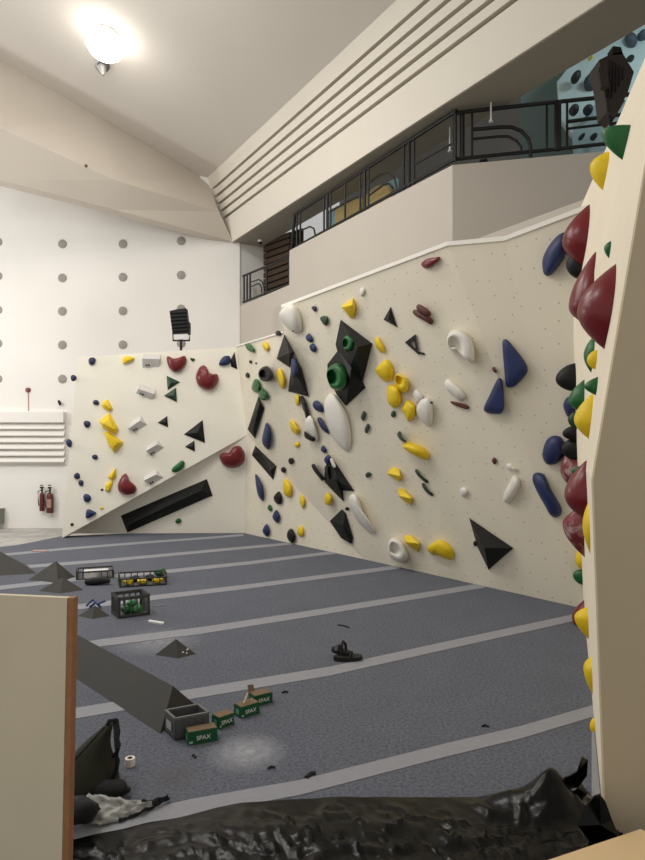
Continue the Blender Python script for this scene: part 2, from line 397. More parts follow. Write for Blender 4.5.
# white louvred vent low on the far wall
def wbox(x0, y0, x1, y1, dep, h0=0.0):
    a = onpl(x0, y1, *WB); b = onpl(x1, y0, *WB)
    return [V((a.x, WY-h0, a.z)), V((b.x, WY-h0, a.z)), V((b.x, WY-h0, b.z)), V((a.x, WY-h0, b.z))], V((0, -dep, 0))
t = root('wall_vent', onpl(30, 462, *WB), 'white slatted vent panel on far wall above the fire extinguishers', 'vent')
MB().prism(*wbox(-60, 412, 66, 422.5, .16)).obj('top_panel', M_PLAST, t)
MB().prism(*wbox(-60, 422, 65, 463, .02)).obj('back_panel', M_PLAST, t)
for k in range(6):
    y = 423 + k*6.6
    a = onpl(-60, y, *WB); b = onpl(66, y, *WB); hh = 6.6 * WY / F
    z = a.z
    MB().prism([V((a.x, WY-.02, z)), V((a.x, WY-.13, z-hh*.75)), V((a.x, WY-.13, z-hh*.92)), V((a.x, WY-.02, z-hh*.3))], V((b.x-a.x, 0, 0))).obj('slat', M_PLAST, t)
# fire extinguishers
for x, yt, yb, lab, lm in ((42, 485, 511, 'slimmer dark red fire extinguisher on far wall, left of the pair', False), (50, 485, 513, 'wider red fire extinguisher with pale label on far wall, right of the pair', True)):
    b = onpl(x, yb, *WB, .09); hgt = (yb - yt) * WY / F
    t = root('fire_extinguisher', b, lab, 'fire extinguisher', 'fire extinguishers on the far wall')
    r = .05 if not lm else .072
    cyl = MB().lathe(b, [(r*.9, 0), (r, .01), (r, hgt*.58), (r*.9, hgt*.66), (r*.35, hgt*.72), (.012, hgt*.73)], seg=18).obj('cylinder', M_WRED, t, True)
    MB().lathe(b, [(.018, hgt*.72), (.018, hgt*.86), (.012, hgt*.87)], seg=10).obj('valve', M_METB, t, True)
    MB().box(b + V((0, -.01, hgt*.9)), (.05, .09, .035)).box(b + V((0, -.02, hgt*.985)), (.03, .08, .02)).obj('handle', M_METB, t)
    MB().tube([b + V((.02, 0, hgt*.82)), b + V((-r-.03, -.01, hgt*.75)), b + V((-r-.025, -.01, hgt*.4)), b + V((-r-.012, -.01, hgt*.2))], .011, 8).obj('hose', M_RUB, t, True)
    if lm: MB().prism([b + V((math.sin(g)*(r+.003), -math.cos(g)*(r+.003), hgt*.2)) for g in (-.7, -.35, 0, .35, .7)] + [b + V((math.sin(g)*(r+.003), -math.cos(g)*(r+.003), hgt*.5)) for g in (.7, .35, 0, -.35, -.7)], V((0, .004, 0))).obj('paper_label', mat('aged_label', (176, 140, 124), .7), cyl)
# red alarm on thin red conduit
b = onpl(28.4, 390, *WB)
t = root('fire_alarm', b, 'small red round alarm with a thin red conduit on far wall', 'alarm')
MB().lathe(b, [(.05, 0), (.05, .04), (.03, .06), (.001, .06)], V((0, -1, 0)), 16).obj('bell', mat('alarm_red', (120, 40, 38), .4), t, True)
MB().tube([b + V((0, -.012, -.03)), onpl(28.6, 411, *WB) + V((0, -.012, 0))], .008, 6).obj('conduit', mat('conduit_pink', (190, 130, 120), .6), t)
b = onpl(61, 404, *WB)
t = root('wall_spotlight', b, 'small black and white fitting on far wall above the slatted vent', 'wall fitting')
MB().lathe(b, [(.045, 0), (.045, .03), (.02, .035)], V((0, -1, 0)), 14).obj('base', M_PAPER, t, True)
MB().tube([b + V((-.03, -.04, .06)), b + V((.02, -.1, -.01))], .028, 10).obj('head', M_BLK, t, True)
b = onpl(2, 522, *WB)
meta(MB().box(b + V((-.06, -.12, .13)), (.24, .2, .3)).box(b + V((-.06, -.12, .29)), (.26, .22, .02)).obj('junction_box', mat('grey_green_box', (128, 132, 124), .7)), 'grey green box at the foot of the far wall, left edge', 'box')

# ------------------------------------------------------------------ ceiling lamps
lampc = onpl(108, 35, *PC, .02)
nC = PC[1]
t = root('ceiling_lamp', lampc, 'glowing round white lamp on the sloping ceiling', 'ceiling lamp')
MB().lathe(lampc, [(.2, 0), (.22, .05), (.2, .09), (.0, .09)], nC, 28).obj('housing', M_PLAST, t, True)
MB().lathe(lampc, [(.27, .085), (.3, .16), (.28, .26), (.2, .34), (.1, .38), (.0, .39)], nC, 28).obj('diffuser', M_LAMP, t, True)
sp = onpl(103, 60, *PC, .01)
t = root('cone_spotlight', sp, 'small silver cone spotlight under the glowing ceiling lamp', 'spotlight')
MB().lathe(sp, [(.06, 0), (.06, .03), (.02, .035)], nC, 14).obj('rose', M_CHROME, t, True)
MB().tube([sp, sp + V((0, 0, -.12))], .012, 8).obj('stem', M_CHROME, t)
ax = V((.3, -.35, -.9)).normalized()
MB().lathe(sp + V((-.05, .03, -.06)), [(.02, -.02), (.1, 0), (.1, .05), (.02, .26), (.0, .265)], ax, 18).obj('cone_shade', M_CHROME, t, True)
MB().lathe(sp + V((.0, -.0, -.09)) - ax*0, [(.11, .03), (.1, .035), (.0, .04)], ax, 16).obj('dark_rim', mat('dark_reflector', (80, 80, 82), .4), t, True)
b = onpl(86, 166, bo, -d)
meta(MB().lathe(b, [(.03, 0), (.03, .02), (.012, .05), (.0, .06)], -d, 12).obj('sprinkler_head', mat('bronze_sprinkler', (120, 95, 80), .5), None, True), 'tiny brown sprinkler head on the pale ceiling beam', 'sprinkler')

# ------------------------------------------------------------------ balcony railings
ib = back*.06
def pb(x, y): return onpl(x, y, *PB) + ib
def pb2(x, y): return onpl(x, y, *PB2) + V((.02, .08, 0))
t = root('railing', pb(287, 284), 'black metal railing on the low far end of balcony', 'railing')
MB().tube([pb(240.5, 275.6), pb(288, 256)], .024, 8).obj('top_rail', M_METB, t, True)
MB().tube([pb(240.5, 302), pb(287.5, 283)], .022, 8).obj('bottom_rail', M_METB, t, True)
for x in (241.5, 244.5, 247.5, 264, 286.5):
    f = (x-240.5)/47.5
    MB().tube([pb(x, 275.6-19.6*f), pb(x, 302.5-19*f)], .018, 8).obj('post', M_METB, t)
for s in (0, 1):
    pts = [(249, 281.5+s*4.5), (256, 279+s*4), (259.5-s*1.5, 281+s*4), (261-s*2, 286+s*3), (261.5-s*2.5, 292.5)]
    MB().tube([pb(*p) for p in pts], .013, 8).obj('scroll', M_METB, t, True)
t = root('railing', Q0 + ib, 'long black metal railing sloping up along balcony edge', 'railing')
MB().tube([pb(291.5, 214.5), pb(453, 109.5)], .026, 8).obj('top_rail', M_METB, t, True)
MB().tube([pb(293, 246.5), pb(453, 157)], .024, 8).obj('bottom_rail', M_METB, t, True)
def yt(x): return 214.5 + (109.5-214.5)*(x-291.5)/161.5
def yb(x): return 246.5 + (157-246.5)*(x-293)/160
for x in (294, 297.5, 321, 324.3, 327.5, 342, 357, 361.5, 365.3, 400.5, 405.7, 410.7, 452):
    MB().tube([pb(x, yt(x)), pb(x, yb(x)+3)], .017 if x not in (324.3, 361.5, 405.7) else .024, 8).obj('post', M_METB, t)
MB().tube([pb(292, 215), pb(289.5, 240), pb(287, 268)], .03, 8).obj('end_post', M_METB, t, True)
for pts in ([(327.5, 211), (342, 202), (357, 195)], [(365.5, 182), (376, 174), (384, 172), (391, 177), (394, 190)], [(365.5, 195), (380, 184), (386, 183), (389, 187)], [(411, 163.5), (453, 140)], [(298, 230), (307, 226), (311, 228), (312.5, 236)]):
    MB().tube([pb(*p) for p in pts], .015, 8).obj('scroll', M_METB, t, True)
t = root('railing', (Q0 + Q1)/2, 'black metal railing across the balcony corner facing the mats', 'railing')
MB().tube([pb2(453, 110), pb2(534, 101), pb2(640, 90)], .026, 8).obj('top_rail', M_METB, t, True)
MB().tube([pb2(454, 156.5), pb2(559, 146), pb2(640, 137)], .024, 8).obj('bottom_rail', M_METB, t, True)
for x, r in ((453.5, .016), (462, .032), (472, .016), (547.5, .015), (558.5, .045), (568, .016)):
    MB().tube([pb2(x, 110-(x-453)*.108), pb2(x, 158-(x-453)*.103)], r, 8).obj('post', M_METB, t)
for pts, r in (([(473, 126.5), (500, 124), (512, 124), (522, 128), (529, 136), (531, 143), (531, 155)], .024), ([(473, 136), (498, 133.5), (509, 133.5), (517, 138), (521.5, 144), (522, 150)], .017), ([(568, 118.5), (640, 109)], .024), ([(569, 125.5), (640, 117)], .017)):
    MB().tube([pb2(*p) for p in pts], r, 8).obj('scroll', M_METB, t, True)
# things upstairs
PB_in = (PB[0] + back*.55, PB[1])
def leanboard(px, lab):
    pts = [onpl(x, y, *PB_in) for x, y in px]
    return meta(MB().prism(pts, back*.06).obj('board', M_TAN), lab, 'board')
leanboard([(335, 210), (356, 199), (360, 198), (360, 222), (335, 236)], 'tan board behind balcony railing with squared end, further left')
leanboard([(364, 196), (376, 186), (384, 184), (389, 188), (391, 196), (391, 206), (364, 216)], 'tan board with rounded end behind balcony railing scroll')
PB_in2 = (PB[0] + back*.75, PB[1])
meta(MB().prism([onpl(x, y, *PB_in2) for x, y in ((327, 212), (337, 206), (337, 240), (327, 240))], back*.05).obj('glass_screen', mat('pale_blue_glass', (176, 212, 226), .2)), 'pale blue screen behind the squared tan board on balcony', 'screen')
meta(MB().prism([onpl(x, y, *PB_in2) for x, y in ((388, 182), (396, 178), (396, 215), (388, 215))], back*.05).obj('glass_screen', mat('pale_blue_glass', (176, 212, 226), .2)), 'pale blue screen beside the round end of tan board on balcony', 'screen')
t = root('timber_stack', Qe + back*1.0 - d*1.0 + V((0, 0, 4.25 - Qe.z)), 'stack of dark timber slats behind low balcony railing', 'timber stack')
base = V((Qe.x, Qe.y, 0))
PB_in3 = (PB[0] + back*.6, PB[1])
for k in range(9):
    y0 = 236 + k*6.4
    pts = [onpl(263.5, y0 + 5, *PB_in3), onpl(289, y0 - 4, *PB_in3), onpl(289, y0 + 0.5, *PB_in3), onpl(263.5, y0 + 9.8, *PB_in3)]
    MB().prism(pts, back*.25).obj('slat', M_WOODD, t)
MB().prism([onpl(x, y, *PB_in3) + back*.27 for x, y in ((262, 236), (290, 226), (290, 292), (262, 305))], back*.05).obj('backing', mat('dark_back', (58, 44, 32), .9), t)
b = onpl(251.5, 243, *PB) + back*.2
t = root('security_camera', b, 'small white dome security camera under the balcony soffit', 'camera')
MB().lathe(b + V((0, 0, .05)), [(.05, 0), (.05, .04), (.02, .05)], seg=14).obj('base', M_PAPER, t, True)
MB().lathe(b + V((0, 0, .05)), [(.045, 0), (.04, -.03), (.0, -.05)], seg=14).obj('dome', M_BLK, t, True)
for x, y0, y1, lab in ((470.5, 95, 113, 'thin white hanging pipe above the balcony corner'), (430, 128, 144, 'thin white hanging pipe behind the long balcony railing')):
    p = onpl(x, y0, *PB) + back*.35; q = onpl(x, y1, *PB) + back*.35; p.z = 5.94
    meta(MB().tube([p, q], .012, 8).lathe(q, [(.02, 0), (.03, -.02), (.0, -.03)], seg=10).obj('hanging_pipe', M_PAPER), lab, 'pipe')
b = pb2(486, 152) + V((0, .12, 0)); b.z = ztop
mb = MB().tube([b + V((-.12, 0, .03)), b + V((0, .02, .05)), b + V((.14, 0, .03))], [.03, .05, .03], 10).tube([b + V((-.03, .03, .08)), b + V((.05, .03, .1))], [.05, .045], 10)
meta(mb.obj('bag', M_BLKF, None, True), 'small black bundle on the balcony ledge under railing scroll', 'bag')
# upstairs climbing panels: pale cyan facets
UY = 9.9
def up(x, y, Y=UY): return at(x, y, Y)
solid('wall_upstairs_climbing', [up(557, 82, 9.7), up(590, 40, 9.9), up(665, -8, 9.6), up(680, 120, 9.0), up(602, 96, 9.3), up(572, 134, 9.2), up(560, 118, 9.4)], [(0, 1, 4, 5, 6), (1, 2, 3, 4)], (.05, .15, 0), M_CYAN)
solid('wall_upstairs_climbing_low', [up(572, 133, 9.15), up(603, 94, 9.25), up(685, 118, 8.9), up(690, 185, 8.7), up(574, 175, 9.0)], [(0, 1, 2, 3, 4)], (.05, .12, 0), mat('grey_cyan_panel', (150, 170, 176), .8, .03, 2))
def uphold(x, y, rx, ry, rot, Y, m, lab):
    c = up(x, y, Y); s = Y / F; mb = MB(); R = Matrix.Rotation(math.radians(rot), 3, 'Y'); nn = 14
    rings = [(1, .03), (.95, -.03), (.7, -.07), (.35, -.09)]
    vs = []
    for sc, dp in rings:
        for k in range(nn):
            g = 2*math.pi*k/nn; vs.append(c + R @ V((rx*s*sc*math.cos(g), 0, ry*s*sc*math.sin(g))) + V((0, dp, 0)))
    fs = [(i*nn+k, i*nn+(k+1) % nn, (i+1)*nn+(k+1) % nn, (i+1)*nn+k) for i in range(3) for k in range(nn)] + [tuple(range(nn)), tuple(range(3*nn, 4*nn))]
    mb.add(vs, fs); meta(mb.obj('climbing_hold', m, None, True), lab, 'climbing hold', 'dark holds on the upstairs panels')
M_UH = mat('slate_resin', (72, 82, 92), .6, .08, 12)
M_UHD = mat('charcoal_resin', (44, 48, 52), .6, .08, 12)
for a in ((576, 77, 4.2, 6.5, 25, 9.45, M_UHD, 'dark oval hold upstairs, left of the largest slate hold'), (592, 82, 7.5, 9.5, 10, 9.42, M_UH, 'largest slate blue hold upstairs, just left of the hanging floodlight'),
          (574, 110, 4.5, 5.5, 10, 9.15, M_UHD, 'charcoal hold upstairs just above the railing bars, left of two'), (588, 110, 4.5, 5, -10, 9.12, M_UHD, 'charcoal hold upstairs just above the railing bars, right of two'),
          (581.5, 137, 2.2, 3.2, 40, 9.0, M_UHD, 'tiny dark hold low on upstairs panel, left of two'), (593.5, 137, 2.8, 3, 0, 9.0, M_UHD, 'tiny dark hold low on upstairs panel, right of two'),
          (631, 40, 5, 7.5, -30, 9.55, M_UH, 'slate oval hold on upstairs panel above the floodlight'), (643, 35, 5, 4.5, 0, 9.5, M_UH, 'slate hold at right edge of the upstairs panel'),
          (630, 59, 3.5, 2, 25, 9.3, M_UHD, 'small dark hold upstairs right of the floodlight'), (590, 59.5, 1.6, 2, 0, 9.72, M_YEL, 'tiny yellow hold upstairs near soffit edge')):
    uphold(*a)

# ------------------------------------------------------------------ floodlights
t = root('floodlight', at(180, 356, 11.5), 'black floodlight on a short pole above the left climbing panel', 'floodlight')
Yf = 11.9
def fp(x, y, dy=0): return at(x, y, Yf) + V((0, dy, 0))
hs = MB().prism([fp(169.5, 311), (fp(176, 309.3)), fp(186, 308.2), fp(187.5, 320), fp(189, 322), fp(189, 333.5), fp(172.5, 334)], V((0, .16, 0))).obj('housing', M_BLK, t)
for k in range(6):
    y = 312.5 + k*3.6
    MB().prism([fp(170.2 + k*.5, y), fp(187 + k*.25, y - 1.2), fp(187 + k*.25, y), fp(170.2 + k*.5, y + 1.2)], V((0, -.03, 0))).obj('cooling_fin', M_BLK, hs)
MB().tube([fp(172, 325, .08), fp(172.3, 340, .08), fp(188.5, 339.8, .08), fp(189, 325, .08)], .02, 8).obj('bracket', M_METB, t)
MB().tube([fp(180, 340, .08), fp(180.3, 366, .08)], .024, 8).obj('pole', M_METB, t)
MB().prism([fp(173.5, 334.5), fp(187.5, 333.8), fp(187.5, 338.8), fp(173.5, 339)], V((0, .02, 0))).obj('lens', M_PAPER, hs)
Yg = 6.35
def gp(x, y, dy=0): return at(x, y, Yg) + V((0, dy, 0))
t = root('floodlight', gp(613, 118), 'large dark floodlight hung above the near wall by the balcony', 'floodlight')
hs = MB().prism([gp(599, 60), gp(611, 54), gp(622, 52), (gp(634, 72)), gp(628, 92), gp(615, 118), gp(607, 112), gp(604, 88)], V((0, .22, 0))).obj('housing', mat('brown_black_metal', (44, 34, 28), .5, .1, 12), t)
MB().prism([gp(597, 72), gp(606, 70), gp(608, 92), gp(600, 90)], V((-.02, -.08, 0))).obj('ballast', mat('brown_black_metal', (44, 34, 28)), t)
MB().prism([gp(613, 46), gp(621, 47), gp(623, 54), gp(612, 55)], V((0, .12, 0))).obj('knob', M_BLK, t)
for k in range(5):
    MB().tube([gp(610 + k*3.2, 60 + k*2, -.01), gp(608 + k*3.6, 104 - k*6, -.01)], .008, 6).obj('cooling_fin', M_BLK, hs)
MB().tube([gp(607, 75, -.02), gp(605.5, 100, -.03), gp(612, 121, .05), gp(628, 95, .1)], .016, 8).obj('bracket', M_METB, t, True)
MB().tube([gp(614, 117, .1), gp(617, 140, .1) + V((.1, 0, 0)), V((gp(617, 140).x + .15, Yg + .12, 4.0))], .02, 8).obj('pole', M_METB, t)

# ------------------------------------------------------------------ holds on the panels
def chaikin(p, it):
    for _ in range(it):
        q = []
        for i in range(len(p)):
            a, b = p[i], p[(i+1) % len(p)]
            q += [(a[0]*.78+b[0]*.22, a[1]*.78+b[1]*.22), (a[0]*.22+b[0]*.78, a[1]*.22+b[1]*.78)]
        p = q
    return p
def ell(cx, cy, rx, ry, rot=0, n=14):
    r = math.radians(rot); out = []
    for k in range(n):
        g = 2*math.pi*k/n; w = 1 + .1*math.sin(2*g + cx) + .06*math.sin(3*g + cy)
        x, y = rx*math.cos(g)*w, ry*math.sin(g)*w
        out.append((cx + x*math.cos(r) - y*math.sin(r), cy + x*math.sin(r) + y*math.cos(r)))
    return out
DOME = [(1, -.08), (1.0, .12), (.95, .38), (.83, .64), (.64, .85), (.4, .96), (.18, 1.0)]
JUG = [(1, -.08), (1, .3), (.95, .62), (.86, .85), (.74, .97), (.62, 1.0), (.52, .94), (.46, .8), (.4, .62), (.22, .54)]
CHIP = [(1, -.08), (.98, .5), (.93, .85), (.84, 1.0), (.5, 1.06), (.2, 1.08)]
def ctr(p): return (sum(x for x, _ in p)/len(p), sum(y for _, y in p)/len(p))
def inflate(pl, poly, h, prof, apex=None, it=2):
    p = chaikin(poly, it) if it else poly
    c0 = ctr(p); apx = apex or c0; n = len(p); vs = []; fs = []
    for s, f in prof:
        k = max(0, min(1, f)) if prof is not JUG else min(1, (1-s)/.5)
        c = (c0[0]*(1-k) + apx[0]*k, c0[1]*(1-k) + apx[1]*k)
        for x, y in p:
            vs.append(onpl(c[0] + (x - c0[0])*s, c[1] + (y - c0[1])*s, pl[0], pl[1], h*f))
    L = len(prof)
    for i in range(L-1):
        for k in range(n): fs.append((i*n+k, i*n+(k+1) % n, (i+1)*n+(k+1) % n, (i+1)*n+k))
    s, f = prof[-1]; c = apx
    vs.append(onpl(c[0], c[1], pl[0], pl[1], h*f))
    fs += [((L-1)*n+k, (L-1)*n+(k+1) % n, L*n) for k in range(n)] + [tuple(range(n))]
    return vs, fs
PLN = {'L': PL, '0': PL0, 'r': PR0, '1': PR1, '5': PR5, '2': PR2, '3': PR3, '4': PR3b}
CM = {'y': M_YEL, 'b': M_BLU, 'n': M_NAV, 'm': M_RED, 'mc': M_REDC, 'g': M_GRN, 'd': M_DGR, 'k': M_BLK, 'w': M_WHT, 'o': M_BRN, 'v': M_VOL}
CW = {'y': 'yellow', 'b': 'blue', 'n': 'blue', 'm': 'dark red', 'mc': 'dark red', 'g': 'green', 'd': 'green', 'k': 'black', 'w': 'white', 'o': 'brown', 'v': 'black'}
WN = {'L': 'left panel', '0': 'left panel', 'r': 'corner section', '1': 'corner section', '5': 'corner section', '2': 'large right wall', '3': 'large right wall', '4': 'large right wall', 'N': 'near wall'}
def sizes(pl, poly):
    Y = onpl(*ctr(poly), *pl).y
    xs = [p[0] for p in poly]; ys = [p[1] for p in poly]
    A2 = abs(sum(poly[i][0]*poly[(i+1) % len(poly)][1] - poly[(i+1) % len(poly)][0]*poly[i][1] for i in range(len(poly)))) / 2
    return math.sqrt(A2) * Y / F
def hold(w, c, poly, label, kind='dome', h=None, apex=None, name='climbing_hold', lift=0.0):
    if w == '1' and (ctr(poly)[0] - 284)*102 + (ctr(poly)[1] - 333)*37 < 0: w = '5'
    pl = PLN[w]
    if lift: pl = (pl[0] + pl[1]*lift, pl[1])
    sz = sizes(pl, poly)
    if kind == 'vol':
        h = h or sz*.4; apex = apex or ctr(poly); n = len(poly)
        vs = [onpl(x, y, pl[0], pl[1], -.01) for x, y in poly] + [onpl(x, y, pl[0], pl[1], .012) for x, y in poly]
        fs = [(i, (i+1) % n, n+(i+1) % n, n+i) for i in range(n)] + [tuple(range(n))]
        if isinstance(apex[0], tuple):             # ridge between two apex points, four sided base
            vs += [onpl(a[0], a[1], pl[0], pl[1], h) for a in apex]; k = 2*n
            fs += [(n+0, n+1, k+1, k), (n+1, n+2, k+1), (n+2, n+3, k, k+1), (n+3, n+0, k)]
        else:
            vs.append(onpl(apex[0], apex[1], pl[0], pl[1], h))
            fs += [(n+i, n+(i+1) % n, 2*n) for i in range(n)]
        o = mk(name if name != 'climbing_hold' else 'climbing_volume', vs, fs, CM[c])
        return meta(o, label, 'climbing volume', 'black volumes on the %s' % WN[w])
    if kind == 'hull':
        bm = bmesh.new()
        pts = [onpl(x, y, pl[0], pl[1], -.01) for x, y in poly] + [onpl(x, y, pl[0], pl[1], .015) for x, y in poly] + [onpl(x, y, pl[0], pl[1], z) for x, y, z in apex]
        for p in pts: bm.verts.new(p)
        bmesh.ops.convex_hull(bm, input=bm.verts)
        bmesh.ops.dissolve_limit(bm, angle_limit=.02, verts=bm.verts, edges=bm.edges)
        bmesh.ops.bevel(bm, geom=bm.edges[:], offset=.008, segments=2, affect='EDGES', profile=.5, clamp_overlap=True)
        bm.verts.index_update(); vs = [V(v.co) for v in bm.verts]; fs = [tuple(v.index for v in f.verts) for f in bm.faces]; bm.free()
        o = mk(name, vs, fs, CM[c], smooth=True, autos=30)
        return meta(o, label, 'climbing hold', '%s holds on the %s' % (CW[c], WN[w]))
    h = h or sz*{'dome': .5, 'jug': .62, 'chip': .3}[kind]
    vs, fs = inflate(pl, poly, h, {'dome': DOME, 'jug': JUG, 'chip': CHIP}[kind], apex, 1 if kind == 'chip' and len(poly) < 5 else 2)
    o = mk(name, vs, fs, CM[c], smooth=True, autos=55)
    return meta(o, label, 'climbing hold', '%s holds on the %s' % (CW[c], WN[w]))
def bolt(o, w, x, y, h, r=.014):
    pl = PLN[w]; c = onpl(x, y, pl[0], pl[1], h)
    MB().lathe(c, [(r, -.03), (r, .004), (r*.6, .006), (r*.5, -.004), (0, -.004)], pl[1], 10).obj('bolt', M_BOLT, o)
def stroke(pts, w):
    up = []; dn = []
    for i, p in enumerate(pts):
        a = pts[max(0, i-1)]; b = pts[min(len(pts)-1, i+1)]; l = math.hypot(b[0]-a[0], b[1]-a[1])
        nx, ny = -(b[1]-a[1])/l, (b[0]-a[0])/l
        up.append((p[0]+nx*w/2, p[1]+ny*w/2)); dn.append((p[0]-nx*w/2, p[1]-ny*w/2))
    return up + dn[::-1]

LH = [
 ('n', ell(92, 361, 4, 3.6), 'small blue hold at the top of the left panel, farthest left in top row'),
 ('n', ell(73.5, 378, 3.4, 3, -20), 'small blue hold near upper left edge of the left panel beside grey disc'),
 ('n', ell(96, 402.5, 3, 2.8, 20), 'small blue hold just left of the topmost yellow block'),
 ('n', ell(87, 424, 3.8, 3.3), 'small blue hold left of the largest yellow block'),
 ('b', ell(69, 443, 3.2, 4.2), 'blue hold on left edge of left panel beside slatted vent'),
 ('n', ell(95, 457, 2.9, 2.7), 'small dark blue hold below left of the pointed yellow block'),
 ('n', ell(77, 476, 2.9, 3.6, -15), 'upper of two touching blue holds low at panel left edge'),
 ('n', ell(81, 483, 3, 2.8, 30), 'lower of two touching blue holds low at panel left edge'),
 ('b', ell(87, 498, 4.3, 4), 'round blue hold above the blue wedge low on left panel'),
 ('b', [(88, 508.5), (96, 512), (96.5, 513.5), (90, 518), (85.3, 518.5), (86, 511)], 'blue wedge hold just above slanted lower edge of left panel'),
 ('k', ell(72, 524.5, 1.7, 1.6), 'tiny black foothold at bottom left tip of left panel'),
 ('n', ell(102, 489.7, 1.4, 1.2), 'tiny navy foothold left of the lowest yellow block'),
 ('y', ell(101.6, 508, 1.7, 1.6), 'tiny yellow foothold above the slanted edge of left panel'),
 ('y', [(122, 357), (129, 355.8), (135, 358), (133, 360.5), (127, 362.5), (122.5, 364.5)], 'yellow half moon hold in top row of the left panel'),
 ('y', [(101.5, 404.7), (104, 400.5), (108, 399.6), (113, 409), (109.5, 412), (103, 408)], 'topmost small block of the yellow column on left panel', 'hull', None, [(104.5, 404, .1), (109.5, 408, .1)]),
 ('y', [(99.2, 421), (109.3, 412.5), (118.8, 429), (114.7, 434.5), (103, 428)], 'largest yellow block, second down in the left panel column', 'hull', None, [(103, 423.5, .16), (114.5, 429.5, .16), (109, 418, .13)]),
 ('y', [(103.8, 431.5), (109, 432), (123, 442), (122.8, 444), (114, 453), (108, 444)], 'pointed yellow block, third down in the left panel column', 'hull', None, [(108, 435, .13), (113, 448, .14), (118, 442.5, .15)]),
 ('y', [(116, 467.5), (116.5, 476.5), (112, 480.8), (107.5, 477)], 'upper of two small yellow blocks beside low kidney hold', 'hull', None, [(113.5, 472, .08), (112, 478, .08)]),
 ('y', [(105, 485), (109, 481), (113.3, 481), (109.5, 492.7), (105, 490.4)], 'lower of two small yellow blocks beside low kidney hold', 'hull', None, [(108, 485, .08), (109, 490, .08)]),
 ('m', [(166, 356), (170, 356.5), (173, 358.6), (179, 357.5), (185, 355), (187.5, 361), (181, 371), (174, 372.6), (168, 367)], 'dark red kidney hold on top edge of left panel under floodlight', 'dome', 'kidney_hold'),
 ('m', [(195, 376.6), (199, 367), (204.4, 364.5), (208, 369), (209, 373), (213, 374), (217.6, 373.5), (219.3, 380.3), (213.7, 388.9), (206, 390.4), (198, 386)], 'dark red kidney hold right of the small green triangles', 'dome', 'kidney_hold'),
 ('m', [(125.5, 472.5), (128, 476), (129.4, 480.6), (135.8, 485.5), (136.8, 490), (134, 494), (126, 495.4), (118.6, 492), (117.2, 485), (121, 477)], 'dark red kidney hold low on left panel beside small yellow blocks', 'dome', 'kidney_hold'),
 ('d', [(189, 357.4), (196, 358.7), (192.5, 362.2)], 'tiny green hold just right of the top dark red kidney'),
 ('g', [(172, 468), (177, 464), (182, 459.8), (185, 462), (184.5, 467), (178.4, 472), (171.5, 472.3)], 'green curved hold on slanted lower edge of left panel'),
 ('b', [(218.2, 366), (220, 360), (224, 355.8), (230.5, 355.5), (230.5, 365)], 'blue fan shaped hold at top right of left panel'),
]
for r in LH:
    c, poly, lab = r[:3]
    hold('L', c, poly, lab, r[3] if len(r) > 3 else 'dome', name=(r[4] if len(r) > 4 else None) or 'climbing_hold', apex=r[5] if len(r) > 5 else None)
# white wedge ledges on the left panel
for poly, lab in (([(142, 358.4), (159.8, 359.3), (158.8, 368.3), (142.6, 369)], 'white wedge ledge in the top row of the left panel'),
                  ([(138.5, 388.8), (154.5, 394.3), (149.5, 400.2), (135.6, 393.5)], 'white wedge ledge, second from top, tilted down to the right'),
                  ([(128, 428.9), (140, 420.5), (148.3, 425), (135, 432.9)], 'white wedge ledge, third from top, right of the yellow column'),
                  ([(146, 451), (157, 444.5), (165.2, 448), (152, 457)], 'white wedge ledge, fourth from top, below left of black triangles'),
                  ([(143.6, 480.8), (156, 474.5), (164.4, 478), (152, 486)], 'lowest white wedge ledge, just above the slanted edge')):
    n = 4; dx, dy = (3.0, -5.5)
    base_ = [onpl(x, y, PL[0], PL[1], -.01) for x, y in poly]
    tops = [onpl(poly[i][0], poly[i][1], PL[0], PL[1], .035 if i in (0, 1) else .15) for i in range(4)]
    up_ = [onpl(poly[0][0] + 1, poly[0][1] - 5.5, PL[0], PL[1], -.01), onpl(poly[1][0] + 1, poly[1][1] - 5.5, PL[0], PL[1], -.01)]
    lo_ = [onpl(x, y, PL[0], PL[1], .085) for x, y in poly[:2]]
    # flat ledge: sloping white top surface and grey-shaded front face that leans under
    vs = up_ + lo_ + [onpl(poly[2][0], poly[2][1], PL[0], PL[1], -.01), onpl(poly[3][0], poly[3][1], PL[0], PL[1], -.01)]
    o = mk('ledge_hold', vs, [(0, 1, 3, 2), (2, 3, 4, 5), (0, 2, 5), (1, 4, 3), (0, 5, 4, 1)], mat('pale_grey_resin', (214, 211, 206), .6, .03, 9))
    meta(o, lab, 'climbing hold', 'white wedge ledges on the left panel')
    cx, cy = ctr(poly)
    for k in (-.28, -.12):
        a = poly[3]; b2 = poly[2]
        x = cx + (b2[0]-a[0])*k; y = cy + (b2[1]-a[1])*k + 1.2
        q = onpl(x, y, PL[0], PL[1], .055)
        MB().lathe(q, [(.014, -.03), (.014, .012), (0, .012)], PL[1], 8).obj('bolt', M_BOLT, o)
